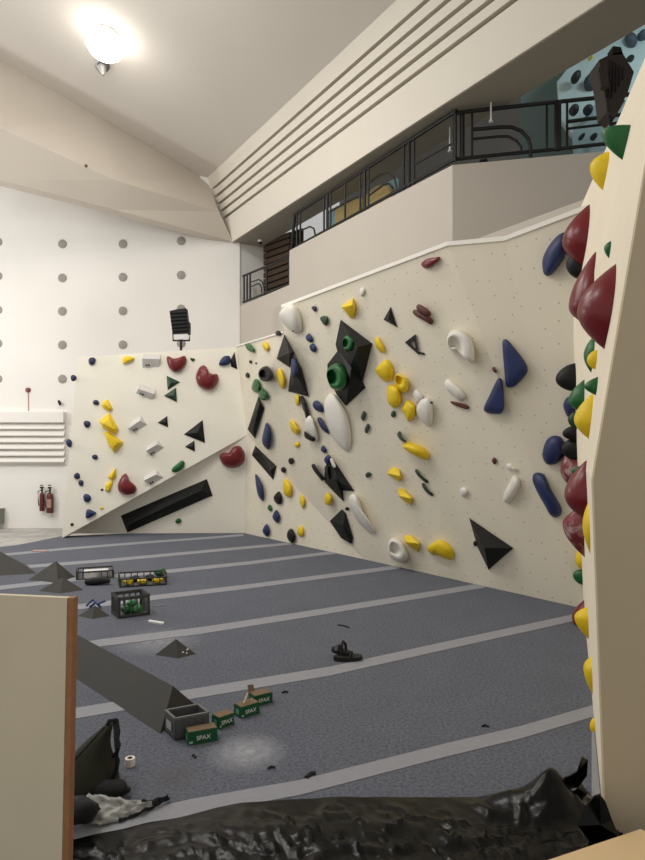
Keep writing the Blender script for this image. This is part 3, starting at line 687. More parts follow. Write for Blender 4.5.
for poly, apx, lab, c in (([(166.6, 375.7), (180, 382), (167.6, 389.8)], (170.5, 383), 'upper small dark green triangle below the top kidney hold', 'd'),
                       ([(164, 395.6), (176, 387.6), (177, 402.2)], (173.5, 395.5), 'lower small dark green triangle below the top kidney hold', 'd'),
                       ([(157.8, 422.6), (167.2, 416), (168, 427.2)], (165, 422), 'small dark triangle in the middle of the left panel by itself', 'k'),
                       ([(184, 434.3), (202.6, 420), (205, 443)], (197.5, 432.5), 'largest black triangle on the left panel', 'v'),
                       ([(185, 446.6), (194.3, 440.6), (195, 451.6)], (192, 446.5), 'small black triangle just under the largest triangle', 'k'),
                       ([(230.5, 360), (234.5, 352), (237.4, 369.3), (231, 366.5)], (233.5, 362), 'black pointed volume at top right corner of left panel', 'k')):
    o = hold('L', c, poly, lab, 'vol', apex=apx)
    o['group'] = 'triangle volumes on the left panel'
# low strip under the slanted edge
hold('0', 'm', [(219, 457), (221, 453.5), (225, 452.4), (229, 453), (233, 446.6), (240, 445), (245.3, 453), (244.3, 462), (239, 467), (230, 468.6), (222.5, 465)], 'dark red kidney hold below the slanted edge beside corner', name='kidney_hold')
hold('0', 'v', [(120.8, 515.7), (206.8, 479), (212.6, 495.5), (127.3, 532.6)], 'long black bar volume under the slanted edge of left panel', 'vol', h=.16, apex=((130, 524), (201, 490.5)))
hold('0', 'g', ell(178.4, 521, 3, 2.8), 'small green hold below the long black bar volume')

RH = [
 # corner section and the triangular foot
 ('1', 'g', [(244.2, 344), (250, 343), (255.8, 350.5), (254, 353.2), (247, 350)], 'green oval hold at upper left of the corner section'),
 ('1', 'y', [(261.6, 343.5), (266, 341), (269.7, 348), (267, 352.4), (263, 348)], 'yellow hold on top edge of corner section beside green oval'),
 ('1', 'k', [(275, 333), (278, 329.8), (281.8, 332.6), (280.4, 336), (276, 335.6)], 'small black hold on top edge of corner section'),
 ('1', 'k', ell(250.5, 361.8, 1.7, 1.6), 'tiny black foothold below the green oval hold'),
 ('1', 'o', ell(256, 363.2, 1.2, .9), 'tiny brown foothold left above the round black jug'),
 ('1', 'k', ell(247.4, 375.3, 1.9, 3, -15), 'small black foothold left of the round black jug'),
 ('1', 'k', [(257.8, 374), (260, 368.3), (267, 365.2), (272, 370.6), (272.8, 380), (266.4, 382), (260, 380)], 'round black jug hold with hollow on the corner section', 'jug', (263, 374)),
 ('1', 'y', [(275.5, 373.7), (279.6, 367.2), (283.7, 373.7), (285.7, 383), (283.5, 389.4), (280.2, 387.7)], 'long yellow hold right of the round black jug'),
 ('1', 'g', [(250.6, 389), (254, 379), (258, 379), (260.2, 383), (260, 391.6), (255.5, 393)], 'left green jug of the touching pair beneath black jug'),
 ('1', 'g', [(257.8, 395), (259.5, 389), (262.5, 387.4), (268.9, 394), (268, 400.2), (261.7, 400.7)], 'right green jug of the touching pair beneath black jug'),
 ('1', 'b', [(266.4, 421), (270, 427), (271.2, 435), (268.9, 450.8), (264, 446.5), (261.5, 441), (263.5, 431)], 'long blue leaf shaped hold right of the upright black bar'),
 ('1', 'y', [(294.3, 394.5), (299.7, 394.7), (299.9, 405), (295.6, 405.8)], 'small yellow hold under the black and blue volumes'),
 ('1', 'k', stroke([(301, 396), (303.5, 402), (304.5, 408), (307, 413), (307.8, 419)], 4.2), 'wavy black hold running down beside the crease'),
 ('1', 'y', [(289.4, 419.3), (294.3, 421), (297, 426), (300, 430.4), (297.4, 436), (290.4, 430)], 'yellow hold in the middle of corner section'),
 ('1', 'y', [(293.3, 445), (297.4, 441), (300, 445), (296.6, 448.2)], 'small yellow hold below the middle yellow one on corner section'),
 ('1', 'k', ell(291, 461, 2.6, 3.6, -10), 'small black hold below the small yellow hold'),
 ('1', 'k', ell(283.4, 470, 2.3, 3.2), 'small black hold above the big yellow oval near the foot'),
 ('r', 'b', [(254.5, 473), (258, 476), (263.4, 486), (263.5, 502.2), (259, 498), (256.5, 491)], 'long blue hold low in the corner, leaning left'),
 ('r', 'y', [(282.4, 485), (284, 480), (286.8, 478), (292.6, 487), (290.4, 498.2), (284.2, 495.5)], 'big yellow oval hold on the lower crease of corner section'),
 ('r', 'k', [(273, 497.2), (277, 492), (279.8, 491), (282.8, 498.8), (280.3, 505.2), (275, 502.8)], 'black hold left beneath the big yellow oval'),
 ('r', 'y', [(299, 501), (301.2, 493), (305.2, 498.8), (304.5, 505), (302.5, 509.5)], 'small yellow hold right of the big yellow oval, lower'),
 ('r', 'g', ell(269.8, 508, 2.4, 3.2), 'tiny green hold in the low corner between blue holds'),
 ('r', 'b', [(271.6, 517.4), (274, 512), (276.6, 509), (280.2, 515), (279.5, 520), (277.2, 524)], 'blue hold below the tiny green one'),
 ('r', 'b', [(261.8, 531.5), (264, 526), (267, 523.3), (269.5, 528), (269.7, 533), (267, 537.6)], 'lowest blue hold, just above the mat in the corner'),
 ('r', 'k', [(286.3, 536), (288, 530), (292, 527.8), (296.2, 536), (293.5, 543.6), (289.4, 542)], 'black egg hold just above the mat'),
 ('r', 'y', [(297.2, 528.2), (302, 524.8), (304.5, 533), (301.2, 537.3), (297.5, 534.6)], 'yellow hold just above the mat beside the black egg'),
 # large right wall
 ('2', 'w', [(279.3, 316), (283.5, 310), (292, 304.5), (298, 307), (302, 318), (303, 332), (296.7, 335.3), (284.3, 325)], 'large white dome hold at top left corner of large right wall', 'dome', (288, 314)),
 ('2', 'n', [(310, 307), (316.8, 305.3), (316, 313.2)], 'small blue triangular hold at top of large wall'),
 ('2', 'd', [(319, 318), (323.8, 315.3), (328.6, 317), (327.7, 325), (324.4, 326)], 'small dark green hold below right of the blue triangular hold'),
 ('2', 'b', [(305, 337.3), (309, 332.4), (313.2, 338), (312.2, 343), (307.5, 341.4)], 'upper of two small blue holds below the white dome'),
 ('2', 'b', [(308.9, 345.8), (313, 342.8), (317, 347.4), (315.3, 353), (310.4, 350.7)], 'lower of two small blue holds below the white dome'),
 ('2', 'y', [(340.8, 306.7), (347, 302), (353, 298.2), (356, 307), (353.7, 318.6), (350.4, 318.2)], 'yellow wedge hold highest on the large right wall', 'hull', [(344, 307, .12), (352, 305, .14)]),
 ('2', 'w', ell(362, 291.7, 2.8, 4), 'small white hold above right of the highest yellow wedge'),
 ('2', 'y', [(374.2, 339.6), (377.5, 336), (381, 341), (384.7, 347.4), (384.5, 354), (379, 351), (375.5, 346.6)], 'slim yellow hold between black volume and small black triangle'),
 ('2', 'y', [(375.2, 371), (380, 365), (387, 359), (391.5, 363), (394.2, 369), (393.3, 379.8), (387, 382.6), (380, 378)], 'smooth yellow sloper at top of the yellow cluster', 'dome', (383, 369)),
 ('2', 'y', [(393.2, 381.2), (397, 373), (402, 375), (409, 379.6), (408.2, 392.2), (401, 393)], 'yellow jug with a round hole in the yellow cluster', 'jug', (398.9, 380)),
 ('2', 'y', [(386.5, 392), (388, 386), (391, 383.8), (399.7, 387.2), (402, 403), (395, 409.3), (387.6, 403.8)], 'barrel shaped yellow hold below the yellow sloper'),
 ('2', 'y', [(400.8, 409), (404, 404), (407.2, 399.5), (412, 402), (416, 406), (415, 417), (408, 422.6), (405, 416)], 'lowest yellow hold of the cluster beside white sloper'),
 ('2', 'w', [(411.7, 393.6), (415.5, 388.6), (420, 392), (423.7, 397), (420, 402), (416.5, 404.2)], 'small white hold above the white sloper'),
 ('2', 'w', [(415.5, 412.4), (418, 405), (421.5, 400), (429, 397.8), (433.8, 406), (433, 423.2), (429, 428), (421, 421.7)], 'rounded white sloper right of the yellow cluster', 'dome', (424, 408)),
 ('2', 'd', ell(393.3, 414, 2.5, 3.4), 'tiny dark green hold under the barrel shaped yellow hold'),
 ('2', 'w', [(444.2, 382.7), (447.3, 378.4), (455, 383), (463, 390), (466.4, 398.2), (460, 401.6), (452, 395), (446, 389)], 'oblong white hold beneath the hooked white hold'),
 ('2', 'o', [(449.6, 400.3), (469.2, 405), (468.6, 410), (460, 407.5), (451.2, 403.8)], 'thin brown strip hold below the oblong white hold', 'chip'),
 ('2', 'm', [(419.8, 264), (426.6, 258.4), (434, 257.6), (440, 256.3), (440.2, 259.6), (432, 267), (425, 269.3)], 'dark red hold near top edge of large wall'),
 ('2', 'o', [(412, 311.3), (415, 308.7), (427.4, 315.8), (434, 319.8), (431.4, 325.8), (424.3, 321), (414.2, 315.5)], 'lower brown red bar of the stacked pair', 'dome'),
 ('2', 'd', [(360.3, 417.2), (363.6, 410), (366.2, 413.3), (365, 418), (362.8, 421.7)], 'upper of two small green leaf holds right of white oval'),
 ('2', 'd', [(364.1, 429.6), (367.4, 422.8), (370, 425), (368.5, 430), (366, 434.5)], 'lower of two small green leaf holds right of white oval'),
 ('2', 'd', ell(399, 434, 1.5, 3, 10), 'tiny green foothold left of the curled green hold'),
 ('2', 'd', ell(368.2, 474.8, 2.8, 3, 30), 'tiny green foothold in the open middle of large wall'),
 ('2', 'd', stroke([(397.8, 432.5), (399, 436.5), (402, 440), (406, 441.5)], 2.6), 'curled thin green hold touching the yellow cylinder'),
 ('2', 'y', [(403.1, 446.6), (408, 441.5), (416, 444), (425, 447.6), (430.8, 455), (428.2, 461.2), (415.7, 456)], 'long yellow cylinder hold on large right wall', 'dome', (411, 449)),
 ('2', 'y', [(386.8, 473.6), (390, 469), (394.7, 467), (399.4, 469.5), (402.2, 479), (398.6, 481.6)], 'upper yellow wedge right below the yellow cylinder', 'hull', [(388.5, 473.5, .1), (400.5, 476.5, .1)]),
 ('2', 'y', [(397.6, 489), (403.3, 488.6), (412.8, 497.6), (410.4, 505.6), (399.2, 497)], 'second yellow wedge below the yellow cylinder', 'hull', [(399.5, 496, .1), (411.5, 498.5, .1)]),
 ('2', 'd', stroke([(415.7, 469.5), (418, 474), (422, 478), (428, 482.5)], 3.2), 'upper of two slender dark green holds'),
 ('2', 'd', stroke([(422.6, 483), (424.5, 488), (428, 492), (433, 495.5)], 3.2), 'lower of two slender dark green holds'),
 ('2', 'w', ell(463.8, 492, 4.3, 4.3), 'small white ball hold alone on lower large wall'),
 ('2', 'y', [(403.8, 536.5), (409.5, 534.6), (419.8, 542.7), (418.2, 552.3), (405.4, 543)], 'lowest yellow wedge just above the white cup hold', 'hull', [(406, 542, .1), (418.5, 543.5, .1)]),
 ('2', 'w', [(387.6, 545.8), (389, 541), (392.4, 537.6), (403.3, 542.3), (409.8, 556.7), (403.3, 564), (392.4, 559.4), (388.3, 555)], 'white cup shaped jug near the mat', 'jug', (393.8, 548.5)),
 ('2', 'y', [(427.5, 550.5), (431.2, 545.4), (437, 542), (442.4, 540), (448.4, 543), (455.5, 552), (453.2, 561), (442, 557.8), (438, 554), (433.5, 556.2)], 'curved yellow jug low on large right wall', 'dome', (436, 548)),
 ('2', 'k', ell(347.2, 508.8, 2, 2), 'tiny black foothold between white bone and black plate'),
 ('2', 'w', [(349.3, 501), (351, 496.5), (355, 494.6), (359, 498), (361.5, 505), (364, 514), (373.8, 526.7), (377, 534.6), (369, 533.5), (358, 522.5), (351, 510)], 'long white bone shaped hold low on large wall', 'dome', (357, 506)),
 ('2', 'b', [(312, 403.3), (316, 399.7), (320, 402), (323.4, 406.8), (323.6, 413.6), (314.2, 409.7)], 'upper blue hold left of the big white oval'),
 ('2', 'b', [(316.5, 418), (320.6, 416.8), (325, 424), (330.2, 434.6), (325, 432.5), (320, 427)], 'pointed blue hold left of the big white oval, lower'),
 ('2', 'w', [(324, 405), (326.5, 399), (331, 393.5), (337.2, 396.6), (346.5, 411), (350.5, 425), (352.2, 440), (349.8, 453.5), (341, 448.5), (331, 436), (325.4, 419)], 'big white oval hold in the middle of large right wall', 'dome', (335, 415)),
 ('2', 'w', [(304.8, 423.4), (307, 418.5), (310.5, 416), (314, 420), (316.4, 426.5), (319.4, 441), (312.9, 441.5), (306, 431.6)], 'white bulb hold on the crease with black grip beneath', 'dome', (310.5, 423)),
 ('2', 'b', [(319.8, 449.8), (323.3, 444), (327.2, 450.5), (324.8, 454)], 'small blue hold above the black star volume'),
 ('2', 'y', [(323.8, 497), (327.8, 491.4), (332.2, 497), (331.5, 502), (329.4, 506), (324.8, 504.3)], 'yellow egg hold under the black star volume'),
 ('3', 'b', [(502, 344), (502.8, 340), (504.8, 338.6), (508, 340), (514, 347), (522, 357), (527.5, 366), (528, 372), (521, 381), (514, 387.4), (507, 388), (505.3, 384), (503.5, 362)], 'larger blue sail shaped hold on right wall', 'chip'),
 ('2', 'b', [(496.5, 380), (499.4, 377.3), (502, 379.5), (503.4, 388), (504.5, 405), (503, 412.5), (499, 414.3), (489, 413.8), (484, 411.5), (483.4, 407.5), (489, 396)], 'smaller blue sail shaped hold below the larger one', 'chip'),
 ('2', 'o', [(491, 369.3), (494.2, 365.8), (497.5, 372), (495, 373.2)], 'tiny brown foothold left of the larger blue sail'),
 ('2', 'o', [(491, 460.5), (494.2, 456.4), (497.6, 461), (494.4, 465.2)], 'tiny brown diamond foothold above white oblong hold'),
 ('2', 'w', [(506.2, 464.2), (510, 463), (514, 466.5), (518.6, 469.8), (514.7, 471.9), (509, 470), (506, 468)], 'small white hold just above the tilted white oblong'),
 ('2', 'w', [(512.8, 475), (519.4, 477.8), (520.5, 484.7), (517, 492), (509, 503.6), (503.3, 501.6), (503.3, 494), (509, 484)], 'tilted white oblong hold on the right part of large wall'),
 ('3', 'b', [(532.2, 478), (533.5, 473.5), (538, 472.2), (543, 473.6), (546, 477), (550, 487), (554, 494.5), (560, 504), (562.3, 510), (560.8, 515.5), (555, 518.2), (549.5, 515), (545, 506), (538, 494), (533, 483)], 'long blue pill hold beside the near wall', 'dome'),
 ('4', 'b', [(541.8, 260), (546.5, 249), (553, 240), (558.5, 234.5), (565, 231.5), (569, 238), (566, 256), (554, 273), (547.5, 276.6), (543, 273.7)], 'long blue hold high up beside the near wall', 'dome'),
 ('3', 'b', [(542.2, 453.5), (544.3, 444), (547.5, 438.5), (553, 435.2), (560, 436), (564, 441), (567, 451), (560, 462), (552, 465.2), (546, 464), (543, 459)], 'bulky blue hold above the long blue pill', 'dome'),
 ('4', 'b', [(562.5, 406), (565, 399), (570, 395.5), (575, 398), (575, 414), (568, 419)], 'blue hold partly hidden behind green holds of near wall', 'dome'),
]
LIPS = {}
for r in RH:
    w, c, poly, lab = r[:4]; kind = r[4] if len(r) > 4 else 'dome'; apx = r[5] if len(r) > 5 else None
    h = None
    if 'cylinder' in lab: h = .2
    if 'white oval' in lab and c == 'w': h = .12
    if 'sail' in lab: h = .09
    LIPS[lab] = hold(w, c, poly, lab, kind, h, apx)
bolt(LIPS['big white oval hold in the middle of large right wall'], '2', 345, 436, .08, .02)
bolt(LIPS['big white oval hold in the middle of large right wall'], '2', 345.8, 440.5, .07, .016)
bolt(LIPS['white cup shaped jug near the mat'], '2', 401.5, 560, .07, .03)
bolt(LIPS['large white dome hold at top left corner of large right wall'], '2', 293.3, 330.5, .06, .02)
bolt(LIPS['rounded white sloper right of the yellow cluster'], '2', 430.5, 403, .07, .012)
# pair of dark red bars: upper one rides over the lower
hold('2', 'o', [(416.3, 305.2), (419.6, 303.6), (431.4, 311.8), (430.7, 316.2), (425.8, 316), (416.3, 310)], 'upper brown red bar of the stacked pair', lift=.05)
hold('2', 'k', [(304.1, 430), (308.2, 434), (315.4, 437.8), (314.6, 442.3), (308, 440), (304.1, 437)], 'black grip under the white bulb hold', lift=.04)
# hooked white hold: arched tube hood
o = hold('2', 'w', [(446.5, 340), (448.5, 333), (454.4, 329.6), (461, 330), (467, 333.5), (472.5, 341), (474.8, 349), (475, 360), (472.5, 363), (469, 362.5), (466, 357), (461, 351), (452, 352), (448, 347)], 'hooked white hold with shadowed hollow on large right wall', 'jug', apex=(455.5, 345), h=.17)
# black volumes, right hand walls
VB_ = [
 ('1', [(284.3, 334.5), (294, 351.5), (289.5, 367.5), (276.6, 358.7)], 'dark grey faceted volume at top of corner section beside white dome', (289.5, 352.5), .2),
 ('1', [(296, 358), (301.5, 368), (308.4, 396.5), (288, 391.3), (290.5, 373)], 'tall black volume beneath the dark grey faceted one', (297, 377), .14),
 ('1', [(258.3, 396.5), (264.3, 408), (254.7, 438.3), (247.6, 429.3)], 'upright black bar volume on corner section', ((259.5, 404), (253, 431)), .09),
 ('r', [(255.2, 445.6), (276.3, 466), (273, 479.6), (251.8, 455)], 'slanting black bar volume below the upright bar', ((257.5, 451.5), (270.5, 470)), .09),
 ('2', [(340.6, 319.7), (372.2, 343.5), (362, 384), (345, 381), (335.5, 344.3)], 'upper large black volume carrying a green jug', (357.5, 347), .2),
 ('2', [(327.3, 364.4), (338.8, 349.3), (352, 357), (365.4, 387.5), (345.7, 406), (337, 395), (328, 378)], 'lower large black volume carrying the bigger green jug', (350, 379), .2),
 ('2', [(383.5, 319.6), (390.6, 307), (397.2, 327.3)], 'small black triangle volume right of the slim yellow hold', (388.5, 319), .07),
 ('2', [(328.6, 454.5), (335.8, 463), (354.4, 491.3), (342.6, 490.5), (343.5, 501.5), (333.3, 491.3), (324.6, 482), (324.6, 470)], 'black star shaped volume on the crease of large wall', (336, 479), .14),
 ('2', [(329.7, 521), (341.8, 509.3), (345.2, 512.5), (352.8, 537.5), (351.2, 544), (341, 538)], 'black plate volume low on the crease above mat', (343, 526), .1),
 ('2', [(469.2, 518), (513.2, 548), (488.5, 569.8), (477.2, 546.3)], 'black pyramid volume low on the large right wall', (484.5, 548), .2),
]
for w, poly, lab, apx, h in VB_:
    hold(w, 'v', poly, lab, 'vol', h=h, apex=apx)
hold('1', 'b', [(291.3, 355), (297.2, 361.5), (298.3, 374), (294, 378), (290.3, 377)], 'blue hold set on the tall black volume', lift=.1)
hold('2', 'g', [(342.4, 343), (343.5, 338), (346.8, 334.5), (351, 337), (354.5, 341.4), (353.4, 348), (350, 351.6), (344.2, 350.8)], 'small green jug on the upper large black volume', 'jug', apex=(345.3, 343), lift=.1)
hold('2', 'g', [(326.2, 373), (328, 368), (333, 364.3), (338.8, 362.4), (346.8, 370.4), (347.5, 384), (343, 390), (336, 391), (329.5, 387)], 'bigger green jug on the lower large black volume', 'jug', apex=(331.5, 377), lift=.1, h=.22)
hold('2', 'k', stroke([(312.6, 464), (315.5, 470), (320, 475.5), (324, 480.5)], 4.2), 'black curved arm hold left of the star volume')
hold('2', 'b', [(323.1, 459.5), (328, 454), (331.2, 459), (327.3, 466)], 'blue hold on upper left of the star volume', lift=.07)
hold('2', 'w', [(329.3, 459), (332.2, 457.8), (336.6, 467), (333.3, 468.6)], 'small white chip on the star volume', 'chip', lift=.09)
hold('2', 'k', stroke([(326, 466), (327, 474), (330, 480)], 3.6), 'black loop grip on the left of the star volume', lift=.06)
hold('2', 'k', ell(475.2, 543.5, 2.2, 2.6), 'small black nub left of the black pyramid volume')
# open triangle frame hold
outer = [(404.8, 342.4), (415.2, 334.4), (418.4, 354.6)]; c0 = ctr(outer); c0 = (c0[0] + .6, c0[1] + .3)
inner = [(c0[0] + (x - c0[0])*.42, c0[1] + (y - c0[1])*.42) for x, y in outer]
vs = []; fs = []
for h_, ss in ((-.01, outer), (.03, outer), (.03, inner), (-.01, inner)): vs += [onpl(x, y, PR2[0], PR2[1], h_) for x, y in ss]
for i in range(4):
    for k in range(3): fs.append((i*3+k, i*3+(k+1) % 3, ((i+1) % 4)*3+(k+1) % 3, ((i+1) % 4)*3+k))
meta(mk('triangle_frame_hold', vs, fs, M_BLK), 'open black triangle frame hold above the yellow cluster', 'climbing hold')
hold('2', 'k', stroke([(418.5, 352.5), (424.8, 354.2)], 2.4) , 'black stub hold at the foot of the open triangle frame')

# ------------------------------------------------------------------ holds on the near wall (seen along its face)
def s4_find(xr, yc):
    best = None
    for i in range(0, 201):
        t_ = .02 + .95*i/200
        Y = NY*(1-t_) + FY*t_; z = CH - (yc - HZ)/F*Y
        if z < 0.02 or z > 3.98: continue
        p = S4(t_, z)
        if min((p - PR3b[0]).dot(PR3b[1]), (p - PR2[0]).dot(PR2[1])) < .06: continue
        x, _ = proj(p); dd = abs(x - xr)
        if best is None or dd < best[0]: best = (dd, t_, z)
    return best[1], best[2]
def near_hold(c, xr, yt_, yb_, xl, label, taper=0, ruf=.7, yl=None, t=None):
    """xr: where it meets the wall; yt, yb: its top and bottom; xl, yl: the tip that sticks out"""
    yc = (yt_ + yb_)/2; tt, z = s4_find(xr, yc)
    p = S4(tt, z); s_ = p.y / F
    u = (S4(min(1, tt+.05), z) - S4(max(0, tt-.05), z)).normalized(); v = (S4(tt, min(4, z+.15)) - S4(tt, max(0, z-.15))).normalized()
    n_ = v.cross(u).normalized()
    if n_.x > 0: n_ = -n_
    rv = (yb_ - yt_)/2*s_; hh = max(.02, (xr - xl)*s_); ru = max(.03, min(rv*ruf, .22))
    v0 = max(-.75, min(.75, (yc - yl)/((yb_-yt_)/2)))
    pw = .95 if taper else .55
    c0 = p + u*ru*.85; NV, NU = 22, 12; vs = []; fs = []
    for i in range(NV+1):
        vv = -1 + 2*i/NV
        q = (1-vv)/(1-v0) if vv > v0 else (1+vv)/(1+v0)
        P = max(.0, math.sin(max(0, min(1, q))*math.pi/2))**pw; wd = max(.04, P**.8)
        for k in range(NU+1):
            a = math.cos(math.pi*k/NU); b = math.sin(math.pi*k/NU)
            vs.append(c0 + u*(-ru*a*wd) + v*(rv*vv) + n_*(hh*P*b**.9 - .012*(1-b)))
    M = NU+1
    for i in range(NV):
        for k in range(NU): fs.append((i*M+k, i*M+k+1, (i+1)*M+k+1, (i+1)*M+k))
        fs.append((i*M+NU, i*M, (i+1)*M, (i+1)*M+NU))
    fs += [tuple(range(M)), tuple(range(NV*M, NV*M+M))]
    o = mk('climbing_hold', vs, fs, CM[c], smooth=True, autos=60)
    return meta(o, label, 'climbing hold', '%s holds on the near wall' % CW[c])
for a in (
 ('g', 628, 121, 156, 602.5, 'large green hold highest on the near wall', dict(yl=127, taper=1)),
 ('y', 608, 146, 186, 592, 'pointed yellow hold below the large green one', dict(yl=161, taper=1)),
 ('m', 588.5, 197, 261, 566, 'big dark red fin, topmost of the three upper fins', dict(yl=236, taper=1)),
 ('k', 579, 246, 277, 564, 'dark grey hold tucked under the topmost red fin', dict(yl=262, t=.93)),
 ('m', 594, 246, 322, 573, 'middle dark red fin, half hidden behind the biggest fin', dict(yl=302, taper=1)),
 ('m', 613.5, 256, 346, 582, 'biggest dark red fin on the near wall', dict(yl=307, taper=1)),
 ('g', 611, 239, 257, 605, 'tiny green hold above the biggest red fin', dict(yl=246, taper=1)),
 ('g', 594, 333, 372, 585, 'slim green hold beneath the biggest red fin', dict(yl=353, taper=1)),
 ('y', 597, 349, 369, 588, 'small yellow hold nested against the slim green hold', dict(yl=359)),
 ('k', 575, 362, 391, 556, 'black dome hold sticking out of the near wall', dict(yl=378, t=.93)),
 ('g', 584.5, 378, 414, 570, 'green wedge below the black dome', dict(yl=400, taper=1)),
 ('g', 597.5, 376, 395, 585.5, 'short green hold above the long yellow drip', dict(yl=387, taper=1)),
 ('y', 592, 391, 439, 576, 'long yellow drip shaped hold in the middle of near wall', dict(yl=420, taper=1)),
 ('d', 577, 411, 429, 568.5, 'pale chalky green hold beside the long yellow drip', dict(yl=419)),
 ('k', 572.5, 425, 441, 559, 'upper black hold right of the bulky blue hold', dict(yl=433, t=.93)),
 ('k', 573, 437, 461, 558, 'lower black hold right of the bulky blue hold', dict(yl=449, t=.9)),
 ('mc', 576.5, 439, 493, 560, 'chalk whitened dark red fin below the black holds', dict(yl=472, taper=1)),
 ('g', 581, 466, 477, 572, 'tiny green hold between the chalky red fins', dict(yl=471)),
 ('m', 587, 461, 524, 565.5, 'dark red fin in front of the chalk whitened one', dict(yl=497, taper=1)),
 ('mc', 584, 507, 560, 564, 'lower dark red fin with chalk on its top', dict(yl=526, taper=1)),
 ('y', 590, 503, 557, 583.5, 'slender yellow hold on the nearest edge beside the red fins', dict(yl=528, taper=1)),
 ('y', 580.5, 549, 571, 574.5, 'small yellow hold below the lowest red fins', dict(yl=561)),
 ('g', 581, 570, 586, 572, 'green half round hold just above the low mats line', dict(yl=576)),
 ('m', 583.5, 603, 648, 571, 'slim dark red hold behind the low yellow one', dict(yl=622, taper=1)),
 ('y', 588.5, 609, 642, 575.5, 'low yellow hold overlapping the slim dark red one', dict(yl=620, taper=1)),
 ('y', 592.5, 660, 699, 584.5, 'yellow hold second from the floor on near wall', dict(yl=672, taper=1)),
 ('y', 594, 720, 738, 589, 'lowest small yellow hold on the near wall', dict(yl=729))):
    near_hold(*a[:6], **a[6])

# ------------------------------------------------------------------ floor: wooden volumes
def pyramid(base, apex, lab, depth=None):
    bs = [onz(x, y) for x, y in base]
    Yc = sum(b.y for b in bs)/len(bs) if depth is None else depth
    ap = at(apex[0], apex[1], Yc); n = len(bs)
    o = mk('climbing_volume', bs + [ap], [tuple(range(n))] + [(i, (i+1) % n, n) for i in range(n)], M_FVOL)
    meta(o, lab, 'climbing volume', 'grey wooden volumes lying on the mats')
pyramid([(-40, 578), (37, 573.5), (28, 566), (-36, 563)], (-6, 548), 'wide grey wooden volume at the left edge of the mats')
pyramid([(28, 580), (58, 583.5), (75, 577), (48, 571)], (56, 561), 'grey pyramid volume behind the similar front one')
pyramid([(38.5, 591), (60, 593.5), (83.5, 590), (66, 584)], (63, 577), 'grey pyramid volume overlapping in front of another, behind the board')
pyramid([(78, 616), (92, 619), (110, 616), (97, 611)], (95, 605.5), 'small grey pyramid volume beside the open green-filled crate')
pyramid([(155, 655), (178, 658.5), (196, 654), (178, 647.5)], (176, 639), 'grey pyramid volume with white scuffs alone on the mats')
py = bpy.data.objects[[o.name for o in COL.objects if o.get('label', '').startswith('grey pyramid volume with white scuffs')][0]]
b1, b2_, apx_ = onz(178, 658.5), onz(196, 654), at(176, 639, sum(onz(x, y).y for x, y in ((155, 655), (178, 658.5), (196, 654), (178, 647.5)))/4)
nfc = (b2_ - b1).cross(apx_ - b1).normalized()
for a_, c_, w_ in ((.25, .22, .03), (.5, .3, .035), (.45, .14, .025)):
    q = b1 + (b2_ - b1)*a_ + (apx_ - b1)*c_
    MB().prism([q, q + (b2_ - b1)*w_*3, q + (b2_ - b1)*w_*3.4 + (apx_ - b1)*w_*2.4, q + (apx_ - b1)*w_*1.6], nfc*.0015).obj('chalk_scuff', M_PAPER, py)
# long prism volume
f0, b0 = onz(160, 734), onz(195, 704.5); ap = at(173, 686, (f0.y + b0.y)/2 + .02)
dr = (onz(75, 678) - onz(160, 734))
k = 1.55
vs = [f0, b0, ap, f0 + dr*k, b0 + dr*k, ap + dr*k]
meta(mk('climbing_volume', vs, [(0, 1, 2), (3, 5, 4), (0, 2, 5, 3), (1, 4, 5, 2), (0, 3, 4, 1)], M_FVOL), 'long grey triangular prism volume lying behind the plywood board', 'climbing volume', 'grey wooden volumes lying on the mats')

# ------------------------------------------------------------------ floor: crates and boxes
def frame_from(front, u, v):        # front ground corner and two edge vectors
    return front, V((u[0], u[1], 0)), V((v[0], v[1], 0))
def open_box(name, lab, cat, fr, u, v, h, m, wall=.008, slots=0, group=None, rimm=None, z0=0.001):
    t = root(name, fr + (u + v)/2, lab, cat, group)
    un, vn = u.normalized(), v.normalized(); z = V((0, 0, 1)); fr = fr + z*z0
    MB().prism([fr, fr+u, fr+u+v, fr+v], z*.012).obj('bottom', m, t)
    for p, a, nin in ((fr, u, vn), (fr+v, u, -vn), (fr, v, un), (fr+u, v, -un)):
        mb = MB(); L = a.length; an = a.normalized()
        if slots:
            mb.prism([p, p+a, p+a+z*h*.14, p+z*h*.14], nin*wall)
            mb.prism([p+z*h*.84, p+a+z*h*.84, p+a+z*h, p+z*h], nin*wall*1.6)
            for k in range(slots+1):
                w = .022 if k in (0, slots) else .011
                q = p + an*(L - w)*k/slots
                mb.prism([q, q+an*w, q+an*w+z*h*.9, q+z*h*.9], nin*wall)
        else:
            mb.prism([p, p+a, p+a+z*h*.93, p+z*h*.93], nin*wall)
        mb.obj('side_panel', m, t)
    mb = MB()
    for p, a, nin in ((fr, u, vn), (fr+v, u, -vn), (fr, v, un), (fr+u, v, -un)):
        q = p + z*h*.92 - nin*.003
        mb.prism([q, q+a, q+a+z*h*.08, q+z*h*.08], nin*.012)
    mb.obj('rim', rimm or m, t)
    return t
